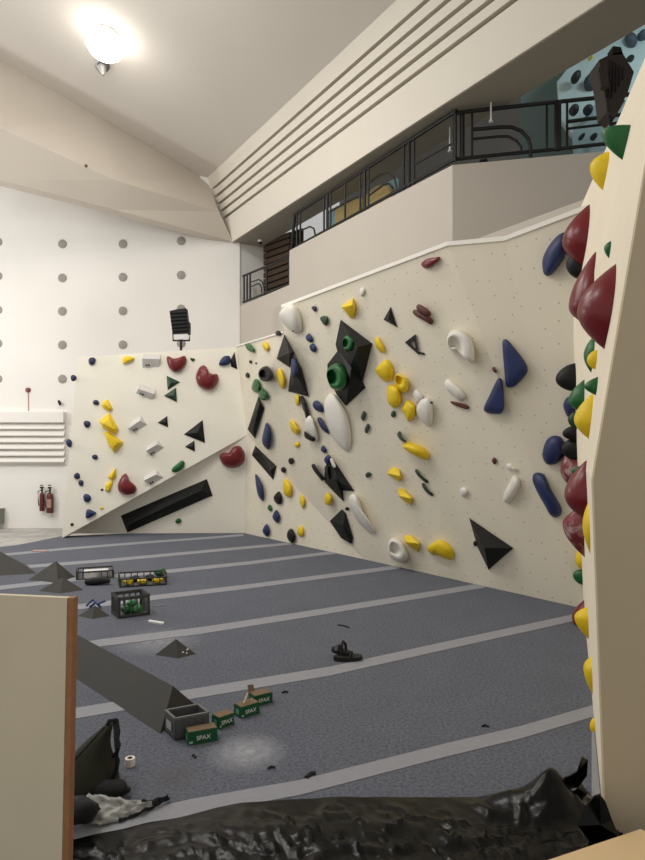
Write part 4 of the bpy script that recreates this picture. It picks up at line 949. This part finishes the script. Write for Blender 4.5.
def lump(c, r, m, name, lab, cat, group=None, sq=.7, seed=0, kind=None):
    bm = bmesh.new(); bmesh.ops.create_icosphere(bm, subdivisions=3, radius=1)
    vs = [V(v.co) for v in bm.verts]; fs = [tuple(x.index for x in f.verts) for f in bm.faces]; bm.free()
    out = []
    for v in vs:
        k = 1 + .28*noise.noise(v*1.6 + V((seed*3.1, 0, 0))) + (.14*noise.noise(v*4.2 + V((0, seed, 0))) + .06*noise.noise(v*9) if name == 'garment' else 0)
        out.append(V(c) + V((v.x*r[0], v.y*r[1], v.z*r[2]))*k)
    mz = min(v.z for v in out); out = [V((v.x, v.y, v.z - mz + c[2])) for v in out]
    return meta(mk(name, out, fs, m, smooth=True), lab, cat, group)
# small grey crate in front
f = onz(175, 741); u = onz(209, 734) - f; v = onz(162, 733) - f
v = V((-.085, .117, 0))
t = open_box('storage_crate', 'small grey plastic crate next to green cartons and prism volume', 'crate', f, u, v, .128, M_CRATE, .006, rimm=mat('light_rim', (112, 112, 112), .5))
q = f + v*.25 - u.normalized()*.006 + V((0, 0, .045))
MB().prism([q, q + v*.45, q + v*.45 + V((0, 0, .045)), q + V((0, 0, .045))], -u.normalized()*.003).obj('paper_label', mat('crate_label', (170, 170, 168), .7), t)
for k in range(1, 5):
    q = f + u*(k/5) - v.normalized()*.001 + V((0, 0, .02))
    MB().prism([q, q + u.normalized()*.006, q + u.normalized()*.006 + V((0, 0, .085)), q + V((0, 0, .085))], -v.normalized()*.005).obj('rib', M_CRATE, t)
# open barred crate with green holds
f = onz(118.3, 619); u = V((math.cos(math.radians(30)), math.sin(math.radians(30)), 0))*0.3; v = V((math.cos(math.radians(122)), math.sin(math.radians(122)), 0))*0.27
open_box('storage_crate', 'dark grey barred crate holding green holds on the mats', 'crate', f, u, v, .2, M_CRATED, .01, 5)
fc, uc, vc = f, u, v
for i, (a, b, z, r, m) in enumerate(((.35, .35, .014, (.05, .045, .04), M_GRN), (.65, .3, .014, (.055, .05, .04), mat('mid_green_resin', (64, 128, 82), .5)), (.5, .6, .014, (.06, .05, .045), M_GRN), (.52, .4, .085, (.05, .05, .03), mat('mid_green_resin', (64, 128, 82))))):
    lump(f + u*a + v*b + V((0, 0, z)), r, m, 'climbing_hold', ['dark green hold at left inside the barred crate', 'pale green hold at right inside the barred crate', 'dark green hold at back inside the barred crate', 'pale green hold on top of the pile in the barred crate'][i], 'climbing hold', 'green holds in the barred crate', seed=i)
# flat crate with yellow holds
f = onz(119.5, 587.8); u = V((math.cos(math.radians(16)), math.sin(math.radians(16)), 0))*0.53; v = V((math.cos(math.radians(110)), math.sin(math.radians(110)), 0))*0.4
open_box('storage_crate', 'low dark crate full of yellow holds on the mats', 'crate', f, u, v, .1, M_CRATED, .01, 7)
for i, (a, b) in enumerate(((.18, .13), (.48, .15), (.82, .14), (.35, .55), (.68, .6))):
    lump(f + u*a + v*b + V((0, 0, .014)), (.06, .042, .034), M_YEL if i < 3 else M_BLK, 'climbing_hold', ['yellow hold at left front inside the low crate', 'yellow hold at middle front inside the low crate', 'yellow hold at right front inside the low crate', 'black hold at back left inside the low crate', 'black hold at back right inside the low crate'][i], 'climbing hold', 'holds in the low crate', seed=i+7)
lump(onz(161, 577) + V((0, 0, 0)), (.075, .05, .05), M_GRN, 'climbing_hold', 'green hold on the mats behind the low crate of yellow holds', 'climbing hold', seed=15)
# flat crate with a white roll in front of the back pyramid
f = onz(76, 580.5); u = onz(114, 578) - f; v = V((-u.y, u.x, 0)).normalized()*.3
open_box('storage_crate', 'low dark crate with white packet, farthest back on the mats', 'crate', f, u, v, .1, M_CRATED, .01, 6)
meta(MB().prism([f + u*.2 + v*.1 + V((0, 0, .02)), f + u*.85 + v*.1 + V((0, 0, .02)), f + u*.85 + v*.55 + V((0, 0, .02)), f + u*.2 + v*.55 + V((0, 0, .02))], V((0, 0, .075))).obj('packet', M_PAPER), 'white packet lying in the farthest low crate', 'packet')
q = f + u*.22 - v.normalized()*.012 + V((0, 0, .02))
meta(MB().prism([q, q + u*.33, q + u*.33 + V((0, 0, .06)), q + V((0, 0, .06))], -v.normalized()*.004).obj('paper_sheet', M_PAPER), 'white paper sheet leaning on the front of farthest crate', 'paper')
b = onz(97, 585)
mb = MB().tube([b + V((-.13, 0, .035)), b + V((-.05, -.01, .045)), b + V((.05, .02, .05)), b + V((.14, .03, .04))], [.03, .045, .045, .028], 12)
meta(mb.obj('pouch', M_RUB, None, True), 'long black pouch on the mats before the farthest crate', 'pouch')
# blue straps behind the small pyramid
b = onz(95, 609)
mb = MB().tube([b + V((-.09, 0, .03)), b + V((-.03, .03, .09)), b + V((.02, 0, .05)), b + V((.1, .02, .08))], .012, 8).tube([b + V((-.06, .02, .012)), b + V((0, .03, .06)), b + V((.05, .02, .012))], .014, 8)
meta(mb.obj('strap', mat('blue_strap', (70, 88, 128), .7), None, True), 'tangled blue strap behind the small pyramid volume', 'strap')
p0, p1 = onz(148, 622.5), onz(163, 625)
meta(MB().prism([p0, p1, p1 + V((.0, .05, 0)), p0 + V((0, .05, 0))], V((0, 0, .014))).obj('paper_strip', M_PAPER), 'small white strip on the mats right of the barred crate', 'paper')
p0, p1 = onz(153, 607), onz(164, 605.5)
meta(MB().prism([p0, p1, p1 + V((0, .04, 0)), p0 + V((0, .04, 0))], V((0, 0, .006))).obj('scrap', mat('grey_scrap', (120, 124, 130), .8)), 'faint grey scrap on the mats right above white strip', 'scrap')
p0 = onz(40, 551.5)
meta(MB().box(p0 + V((0, 0, .01)), (.22, .08, .018)).obj('scrap', mat('pink_scrap', (196, 160, 158), .8)), 'pinkish scrap on the farthest seam of the mats', 'scrap')
# green screw cartons
def text_mesh(s, size, m, parent, o_, ux, up_, name='lettering'):
    cu = bpy.data.curves.new('txt', 'FONT'); cu.body = s; cu.size = size; cu.align_x = 'CENTER'; cu.align_y = 'CENTER'; cu.extrude = .0006; cu.offset = size*.012
    to = bpy.data.objects.new('txt', cu); COL.objects.link(to)
    dg = bpy.context.evaluated_depsgraph_get(); dg.update()
    me = bpy.data.meshes.new_from_object(to.evaluated_get(dg))
    nx = ux.normalized(); nz = up_.normalized(); nn = nx.cross(nz)
    vs = [o_ + nx*v.co.x + nz*v.co.y + nn*v.co.z for v in me.vertices]; fs = [tuple(p.vertices) for p in me.polygons]
    bpy.data.objects.remove(to); bpy.data.meshes.remove(me); bpy.data.curves.remove(cu)
    return mk(name, vs, fs, m, parent)
for fpx, rpx, dep, hp, lab, lid in (((188, 746), (217.5, 740.5), .075, .072, 'green carton with white lettering in front of the grey crate', 0),
                               ((219, 729.5), (234, 724), .075, .066, 'green carton with brown open top just right of the grey crate', 1),
                               ((241, 719), (259.5, 713), .08, .068, 'green carton carrying a pale wooden stick', 2),
                               ((254.5, 707), (272.5, 702.5), .085, .066, 'farthest green carton with raised lid flap', 3)):
    f = onz(*fpx); u = onz(*rpx) - f
    if lid == 1: u = u*1.0
    v = V((-u.y, u.x, 0)).normalized()*dep; z = V((0, 0, 1))
    t = root('screw_carton', f + (u+v)/2, lab, 'carton', 'green cartons of screws on the mats')
    cb = MB().prism([f, f+u, f+u+v, f+v], z*hp).obj('carton_body', M_BOXG, t)
    MB().prism([f+u*.03+v*.04+z*hp, f+u*.97+v*.04+z*hp, f+u*.97+v*.96+z*hp, f+u*.03+v*.96+z*hp], z*.003).obj('carton_top', M_CARD, t)
    text_mesh('SPAX', .034 if u.length > .1 else .028, M_PAPER, cb, f + u*.52 + z*hp*.45 - v.normalized()*.001, u, z)
    MB().prism([f+u*.04+z*hp*.12, f+u*.16+z*hp*.12, f+u*.16+z*hp*.3, f+u*.04+z*hp*.3], -v.normalized()*.001).obj('carton_label', mat('label_white_green', (160, 190, 170), .6), cb)
    MB().prism([f+v*.3+z*hp*.25, f+v*.7+z*hp*.25, f+v*.7+z*hp*.7, f+v*.3+z*hp*.7], -u.normalized()*.001).obj('end_label', mat('label_pale_green', (110, 160, 124), .6), cb)
    if lid == 2:
        p0 = f + u*.25 + v*.3 + z*(hp + .012); p1 = f + u*.7 + v*.9 + z*(hp + .045)
        meta(MB().tube([p0, p1], .005, 8).obj('stick', M_WOODL), 'pale wooden stick lying on a green carton', 'stick')
    if lid == 3:
        q = f + v + z*hp
        MB().prism([q, q + u*.35, q + u*.33 + z*.035 + v*.2, q + z*.04 + v*.2], z*.002 + v*.02).obj('lid_flap', M_CARD, t)
# tape roll
b = onz(130, 765.5)
t = root('tape_roll', b, 'small white roll of finger tape on the mats near backpack', 'tape roll')
MB().lathe(b, [(.013, 0), (.026, 0), (.0265, .004), (.0265, .036), (.026, .04), (.013, .04), (.013, 0)], seg=24).obj('tape', mat('finger_tape', (232, 222, 214), .8), t, True)
MB().lathe(b, [(.011, .001), (.0135, .001), (.0135, .041), (.011, .041), (.011, .001)], seg=20).obj('core', M_CARD, t, True)
# sandals
def sole(mb, c, yaw, L, W, th, tilt=None):
    N_ = 24; top = []; R = Matrix.Rotation(yaw, 3, 'Z')
    for k in range(N_):
        g = 2*math.pi*k/N_; x = math.cos(g); w = .5*(1 + .18*x - .22*math.exp(-((x+.1)/.3)**2))
        top.append(V((x*L/2, math.sin(g)*W*w, 0)))
    def tr(p): return c + R @ ((tilt @ p) if tilt else p)
    mb.prism([tr(p) for p in top], (tr(V((0, 0, th))) - tr(V((0, 0, 0)))))
    return tr
sc_ = .21
b = onz(348, 661)
t = root('sandal', b, 'black sandal lying flat on the mats', 'sandal', 'pair of black sandals')
mb = MB(); tr = sole(mb, b + V((0, .02, .001)), .08, .225, .11, .034); mb.obj('sole', M_RUB, t)
MB().tube([tr(V((-.0, -.045, .025))), tr(V((.02, -.03, .05))), tr(V((.03, 0, .058))), tr(V((.02, .03, .05))), tr(V((0, .045, .025)))], .012, 8).obj('strap', M_BLKF, t, True)
b2 = b + V((-.03, .035, .026))
t = root('sandal', b2, 'black sandal propped on its mate with strap upright', 'sandal', 'pair of black sandals')
mb = MB(); tr = sole(mb, b2 + V((-.02, .03, .012)), 2.7, .17, .09, .028, Matrix.Rotation(-.15, 3, 'Y')); mb.obj('sole', M_RUB, t)
MB().tube([tr(V((-.02, -.04, .02))), tr(V((-.01, -.035, .07))), tr(V((.0, 0, .095))), tr(V((-.01, .035, .07))), tr(V((-.02, .04, .02)))], .011, 8).obj('strap', M_BLKF, t, True)
MB().tube([tr(V((.03, -.035, .02))), tr(V((.035, -.02, .055))), tr(V((.035, .02, .055))), tr(V((.03, .035, .02)))], .014, 8).obj('toe_strap', mat('grey_web', (92, 92, 94), .8), t, True)
# little bits of debris
for p, q, lab in (((338, 625.5), (349, 628), 'thin black cable tie on the mats beyond the sandals'), ((306, 779), (315, 774), 'black stub on the mats near the plastic sheet'), ((482, 727), (489, 727.5), 'tiny black scrap on the mats toward near wall'), ((192, 756.5), (195.5, 758.5), 'tiny dark crumb on the mats below the cartons'), ((268, 769.5), (275, 768.5), 'tiny grey crumb on the mats right of chalk patch'), ((282, 693.5), (288, 693), 'tiny dark crumb right of the farthest carton')):
    a_, b_ = onz(*p), onz(*q)
    meta(MB().tube([a_ + V((0, 0, .006)), (a_+b_)/2 + V((0, .012, .008)), b_ + V((0, 0, .006))], .006 if 'stub' not in lab else .011, 8).obj('scrap', M_RUB, None, True), lab, 'scrap')

# ------------------------------------------------------------------ plywood board standing at left
bY = 1.9; aY = .17
pr_ = at(67, 598, bY); R = Matrix.Rotation(0, 3, 'Z'); ld = V((-math.cos(aY), math.sin(aY), 0)); nd = V((-math.sin(aY), -math.cos(aY), 0))
pb_ = at(61, 900, bY - .02)
top = pr_; sl = (pb_ - pr_)/(pr_.z - pb_.z); bot = pr_ + sl*(pr_.z)
t = root('plywood_board', bot + ld*.45, 'pale plywood board with brown edge standing at the left front', 'board')
MB().prism([top, top + ld*.9, bot + ld*.9, bot], -nd*.018).obj('face_sheet', M_PLY, t)
MB().prism([top - nd*.001 - ld*.001, top - ld*.02, bot - ld*.02, bot - ld*.001 - nd*.001], -nd*.026).obj('edge_batten', M_PLYE, t)
for x, y, lab in ((32, 660, 0), (29, 716, 0), (2, 732, 1), (1, 799, 1)):
    q = onpl(x, y, top, nd)
    MB().lathe(q, [(.006, -.002), (.006, .0015), (0, .0015)], nd, 10).obj('knot', mat('knot_brown', (150, 124, 92), .8), t)
# low plywood step at lower right
zt = .13
pts = [onz(530, 866, zt), onz(640.5, 829, zt), onz(660, 838, zt), onz(760, 880, zt), onz(700, 960, zt)]
t = root('plywood_step', V((pts[2].x, pts[2].y, 0)), 'pale birch plywood platform corner at the lower right', 'platform')
MB().prism(pts, V((0, 0, -.018))).obj('top_sheet', M_PLYL, t)
ins = [p*.97 + (sum(pts, V((0, 0, 0)))/5)*.03 for p in pts]
MB().prism([V((p.x, p.y, zt - .018)) for p in ins], V((0, 0, -(zt - .032)))).obj('frame', M_PLYE, t)

# ------------------------------------------------------------------ black plastic sheet
bk = [(58, 842), (100, 834), (140, 826), (190, 815), (240, 804), (330, 797.5), (420, 798), (480, 797), (515, 792), (545, 781), (575, 778), (592, 800), (612, 832), (640, 836)]
nx_, ny_ = 170, 72
def back_pt(f):
    x = 58 + f*(640 - 58)
    for (x0, y0), (x1, y1) in zip(bk, bk[1:]):
        if x <= x1: return onz(x, y0 + (y1-y0)*(x-x0)/(x1-x0))
    return onz(*bk[-1])
vs = []; fs = []
for j in range(ny_+1):
    g = j/ny_
    for i in range(nx_+1):
        f_ = i/nx_; p = back_pt(f_); q = V((-.2 + 1.55*f_, 1.25, 0))
        s = p.lerp(q, g)
        nz = noise.noise(V((s.x*2.2 + s.y*1.1, s.y*5.5, 1.3))); n2 = noise.noise(V((s.x*7, s.y*9 - s.x*4, 4.2))); n3 = noise.noise(V((s.x*18, s.y*22, 9.1)))
        hgt = .012 + .03*max(0, nz) + .022*math.exp(-(nz/.07)**2) + .02*math.exp(-(n2/.05)**2) + .007*math.exp(-(n3/.08)**2)
        edge = min(1, g*7)
        hgt = hgt*edge + .004
        px_, _ = proj(V((s.x, s.y, 0)))
        bump = math.exp(-((s.x-1.02)/.14)**2 - ((s.y-2.98)/.16)**2)*.13 + math.exp(-((s.x-.82)/.1)**2 - ((s.y-3.02)/.1)**2)*.07
        hgt += bump*min(1, g*9) * (1 + .5*n2)
        s.x += .012*n2*edge; s.y += .02*n2*(1 if 0 < g else .8)
        if s.x > 1.17 and s.y > 2.66: hgt = min(hgt, .05)
        if s.y < 2.62 and s.x > .3 and s.y < 2.62 - (1.3 - s.x)*.17: hgt = min(hgt, .008)
        vs.append(V((s.x, s.y, max(.004, hgt))))
for j in range(ny_):
    for i in range(nx_):
        a = j*(nx_+1)+i; fs.append((a, a+1, a+nx_+2, a+nx_+1))
o = mk('plastic_sheet', vs, fs, M_PLS, smooth=True)
meta(o, 'crumpled glossy black plastic sheet spread along the near edge of mats', 'plastic sheet')
# upright torn flap of the sheet
flap = [(548, 792), (556, 781), (570, 776), (577, 772), (582, 757), (588, 760), (587, 776), (582, 783), (590, 799), (575, 803), (556, 803)]
pts = [at(x, y, 3.02 + .06*math.sin(i*1.7)) for i, (x, y) in enumerate(flap)]
mb = MB(); c = sum(pts, V((0, 0, 0)))/len(pts) + V((0, -.05, .0)); n = len(pts)
vs2 = pts + [c] + [p + V((.004, .012, 0)) for p in pts] + [c + V((.004, .012, 0))]
fs2 = [(i, (i+1) % n, n) for i in range(n)] + [(n+1+(i+1) % n, n+1+i, 2*n+1) for i in range(n)] + [(i, n+1+i, n+1+(i+1) % n, (i+1) % n) for i in range(n)]
mk('torn_flap', vs2, fs2, M_PLS, o)

flap = [(586, 806), (594, 797), (600, 795), (606, 803), (612, 820), (619, 837), (606, 846), (590, 842), (578, 826)]
pts = [at(x, y, 2.66 + .03*math.sin(i*2.1)) for i, (x, y) in enumerate(flap)]
c = sum(pts, V((0, 0, 0)))/len(pts) + V((-.01, -.04, .0)); n = len(pts)
vs2 = pts + [c] + [p + V((.004, .012, 0)) for p in pts] + [c + V((.004, .012, 0))]
fs2 = [(i, (i+1) % n, n) for i in range(n)] + [(n+1+(i+1) % n, n+1+i, 2*n+1) for i in range(n)] + [(i, n+1+i, n+1+(i+1) % n, (i+1) % n) for i in range(n)]
mk('torn_flap', vs2, fs2, M_PLS, o)

# ------------------------------------------------------------------ backpack and cloths
BY = 3.16
bc = V(((88 - CX)/F*BY, BY, 0))
t = root('backpack', bc, 'dark olive backpack slumped behind the plywood board', 'backpack')
secs = [((86, 790), 30, .12), ((85, 782), 32, .14), ((85, 774), 30, .14), ((87, 764), 25, .125), ((91, 753), 18.5, .105), ((97, 742), 12.5, .085), ((103, 733), 7.5, .06), ((108.5, 725.5), 4, .035), ((110.5, 722), 1.5, .015)]
vs = []; fs = []; N_ = 22
for i, ((x, y), rx, ry) in enumerate(secs):
    c = at(x, y, BY + .012*i); r = rx*BY/F
    if i == 0: c.z = .005
    for k in range(N_):
        g = 2*math.pi*k/N_; w = 1 + .1*noise.noise(V((math.cos(g)*2, math.sin(g)*2, i*.9)))
        vs.append(c + V((r*w*math.copysign(abs(math.cos(g))**.8, math.cos(g)), ry*w*math.copysign(abs(math.sin(g))**.8, math.sin(g)), 0)))
for i in range(len(secs)-1):
    for k in range(N_): fs.append((i*N_+k, i*N_+(k+1) % N_, (i+1)*N_+(k+1) % N_, (i+1)*N_+k))
fs += [tuple(range(N_)), tuple(range((len(secs)-1)*N_, len(secs)*N_))]
mk('bag_body', vs, fs, M_BAG, t, True)
def bp(x, y, dy=0): return at(x, y, BY) + V((0, dy, 0))
MB().tube([bp(112, 724, .05), bp(116, 733, .0), bp(119, 745, -.03), bp(119.5, 757, -.03), bp(117, 770, -.02), bp(111, 781, 0), bp(105, 786, .02)], .012, 10).obj('shoulder_strap', M_BLKF, t, True)
MB().tube([bp(111, 726, .08), bp(114.5, 738, .06), bp(115, 750, .06), bp(112, 760, .07), bp(106, 767, .08)], .011, 10).obj('shoulder_strap', M_BLKF, t, True)
MB().tube([bp(106, 727, .02), bp(108, 722.5, .02), bp(113, 722.5, .03), bp(114.5, 727, .03)], .01, 8).obj('haul_loop', M_BLKF, t, True)
MB().tube([bp(70, 766, -.13), bp(85, 747, -.1), bp(98, 733, -.07), bp(107, 724, -.03)], .006, 8).obj('seam', mat('dark_olive_trim', (30, 30, 20), .8), t, True)
c = onz(112, 797); lump(V((c.x, c.y, .002)), (.085, .05, .036), M_BLKF, 'garment', 'black bunched fabric at foot of backpack above the silver cloth', 'clothing', seed=31)
c = onz(76, 829); lump(V((c.x, c.y, .03)), (.1, .07, .05), M_BLKF, 'garment', 'black bunched fabric left of the silver cloth beside the board', 'clothing', seed=37)
# silver cloth, a crumpled patch with a dark end
gx, gy = 34, 14; vs = []; fs = []
tl = [(79, 808), (88, 793), (104, 795.5), (120, 798), (136, 800.5), (150, 799.5), (168, 796.5)]
bl = [(80, 820), (90, 823), (101, 825.5), (118, 822), (134, 817), (150, 809.5), (170, 799)]
def pl_(L, f):
    f *= len(L)-1; i = min(int(f), len(L)-2); k = f - i
    return (L[i][0]*(1-k)+L[i+1][0]*k, L[i][1]*(1-k)+L[i+1][1]*k)
for j in range(gy+1):
    for i in range(gx+1):
        f_ = i/gx; g = j/gy; a = pl_(tl, f_); b = pl_(bl, f_)
        x = a[0]*(1-g)+b[0]*g; y = a[1]*(1-g)+b[1]*g
        z = .012 + .07*(1-g)**.8*(1-f_*.7)
        p = onz(x, y, z)
        nz = noise.noise(V((i*.33, j*.4, 2.0))); n2 = noise.noise(V((i*.8, j*.6, 5.0)))
        p += V((0, -.02*nz, .02*nz + .008*n2)); p.z = max(p.z, .008)
        vs.append(p)
for j in range(gy):
    for i in range(gx):
        a = j*(gx+1)+i; fs.append((a, a+1, a+gx+2, a+gx+1))
n = len(vs); nf_ = len(fs)
o = mk('cloth', vs, fs, [M_SIL, M_BLKF], smooth=True)
for i, p in enumerate(o.data.polygons):
    ii = i % gx; jj = i // gx
    if ii > 28 or (ii > 16 and jj > 10) or (ii > 24 and jj < 3): p.material_index = 1
md = o.modifiers.new('thick', 'SOLIDIFY'); md.thickness = .006
meta(o, 'crumpled silver grey cloth with black tip on mats by the backpack', 'cloth')

# ------------------------------------------------------------------ lights
def area(name, loc, size, power, color=(1, .93, .82), rot=None, spread=None):
    l = bpy.data.lights.new(name, 'AREA'); l.shape = 'DISK'; l.size = size; l.energy = power; l.color = color
    if spread: l.spread = spread
    o = bpy.data.objects.new(name, l); COL.objects.link(o); o.location = loc
    if rot: o.rotation_euler = rot
    return o
def point(name, loc, power, r=.15, color=(1, .93, .82)):
    l = bpy.data.lights.new(name, 'POINT'); l.energy = power; l.color = color; l.shadow_soft_size = r
    o = bpy.data.objects.new(name, l); COL.objects.link(o); o.location = loc; return o
print('LAMP', [round(x, 2) for x in lampc])
WARM = (1, .975, .935)
lp2 = onpl(160, -25, *PC, .6)
def under(x, y, drop=.5):
    return onpl(CX + F*x/y, HZ - F*5.6/y, *PC, drop)
HALL = [
 ('p', lampc + nC*.6, .2, 6), ('a', lampc + nC*.3 + V((0, 0, -.2)), .8, 12), ('p', lp2, .2, 4), ('a', lp2 + V((0, 0, -.15)), .8, 62),
 ('p', V((-4.6, 8.6, 5.6)), .4, 60), ('a', under(-6.2, 7.6), .8, 100), ('a', under(-4.2, 5.4), .8, 70), ('p', V((-8.0, 10.5, 3.6)), .35, 225),  # first entry: unseen point light added to brighten the left panel
 ('a', under(-3.0, 3.0), 1.2, 122), ('p', V((-7.5, 6.0, 6.5)), .35, 132), ('p', V((-3.5, 7.0, 6.5)), .4, 86)]  # both points: unseen fill lights added and tuned for the wall tones
for k, (ty, p, sz, pw) in enumerate(HALL):
    (point('hall_lamp_and_fill', p, pw, sz, WARM) if ty == 'p' else area('hall_lamp_and_fill', p, sz, pw, WARM))
point('upstairs_lamp_light', V((4.4, 8.2, 7.4)), 26, .2, (.75, .95, 1.0))
point('upstairs_lamp_light', V((1.2, 10.6, 6.5)), 4, .2, (.8, .94, 1.0))
w = bpy.data.worlds.new('hall_air'); SC.world = w; w.use_nodes = True
w.node_tree.nodes['Background'].inputs['Color'].default_value = (1.0, .98, .95, 1); w.node_tree.nodes['Background'].inputs['Strength'].default_value = .48

# ------------------------------------------------------------------ camera
cd = bpy.data.cameras.new('camera'); cam = bpy.data.objects.new('camera', cd); COL.objects.link(cam)
cam.location = CAM; cam.rotation_euler = (math.pi/2, 0, 0)
cd.sensor_fit = 'VERTICAL'; cd.sensor_height = 24; cd.sensor_width = 18; cd.lens = F/860*24
cd.shift_y = 10/860; cd.clip_start = .05; cd.clip_end = 100
SC.camera = cam
SC.view_settings.view_transform = 'Standard'; SC.view_settings.look = 'None'; SC.view_settings.gamma = 1
SC.view_settings.use_curve_mapping = False; SC.view_settings.exposure = 0.0
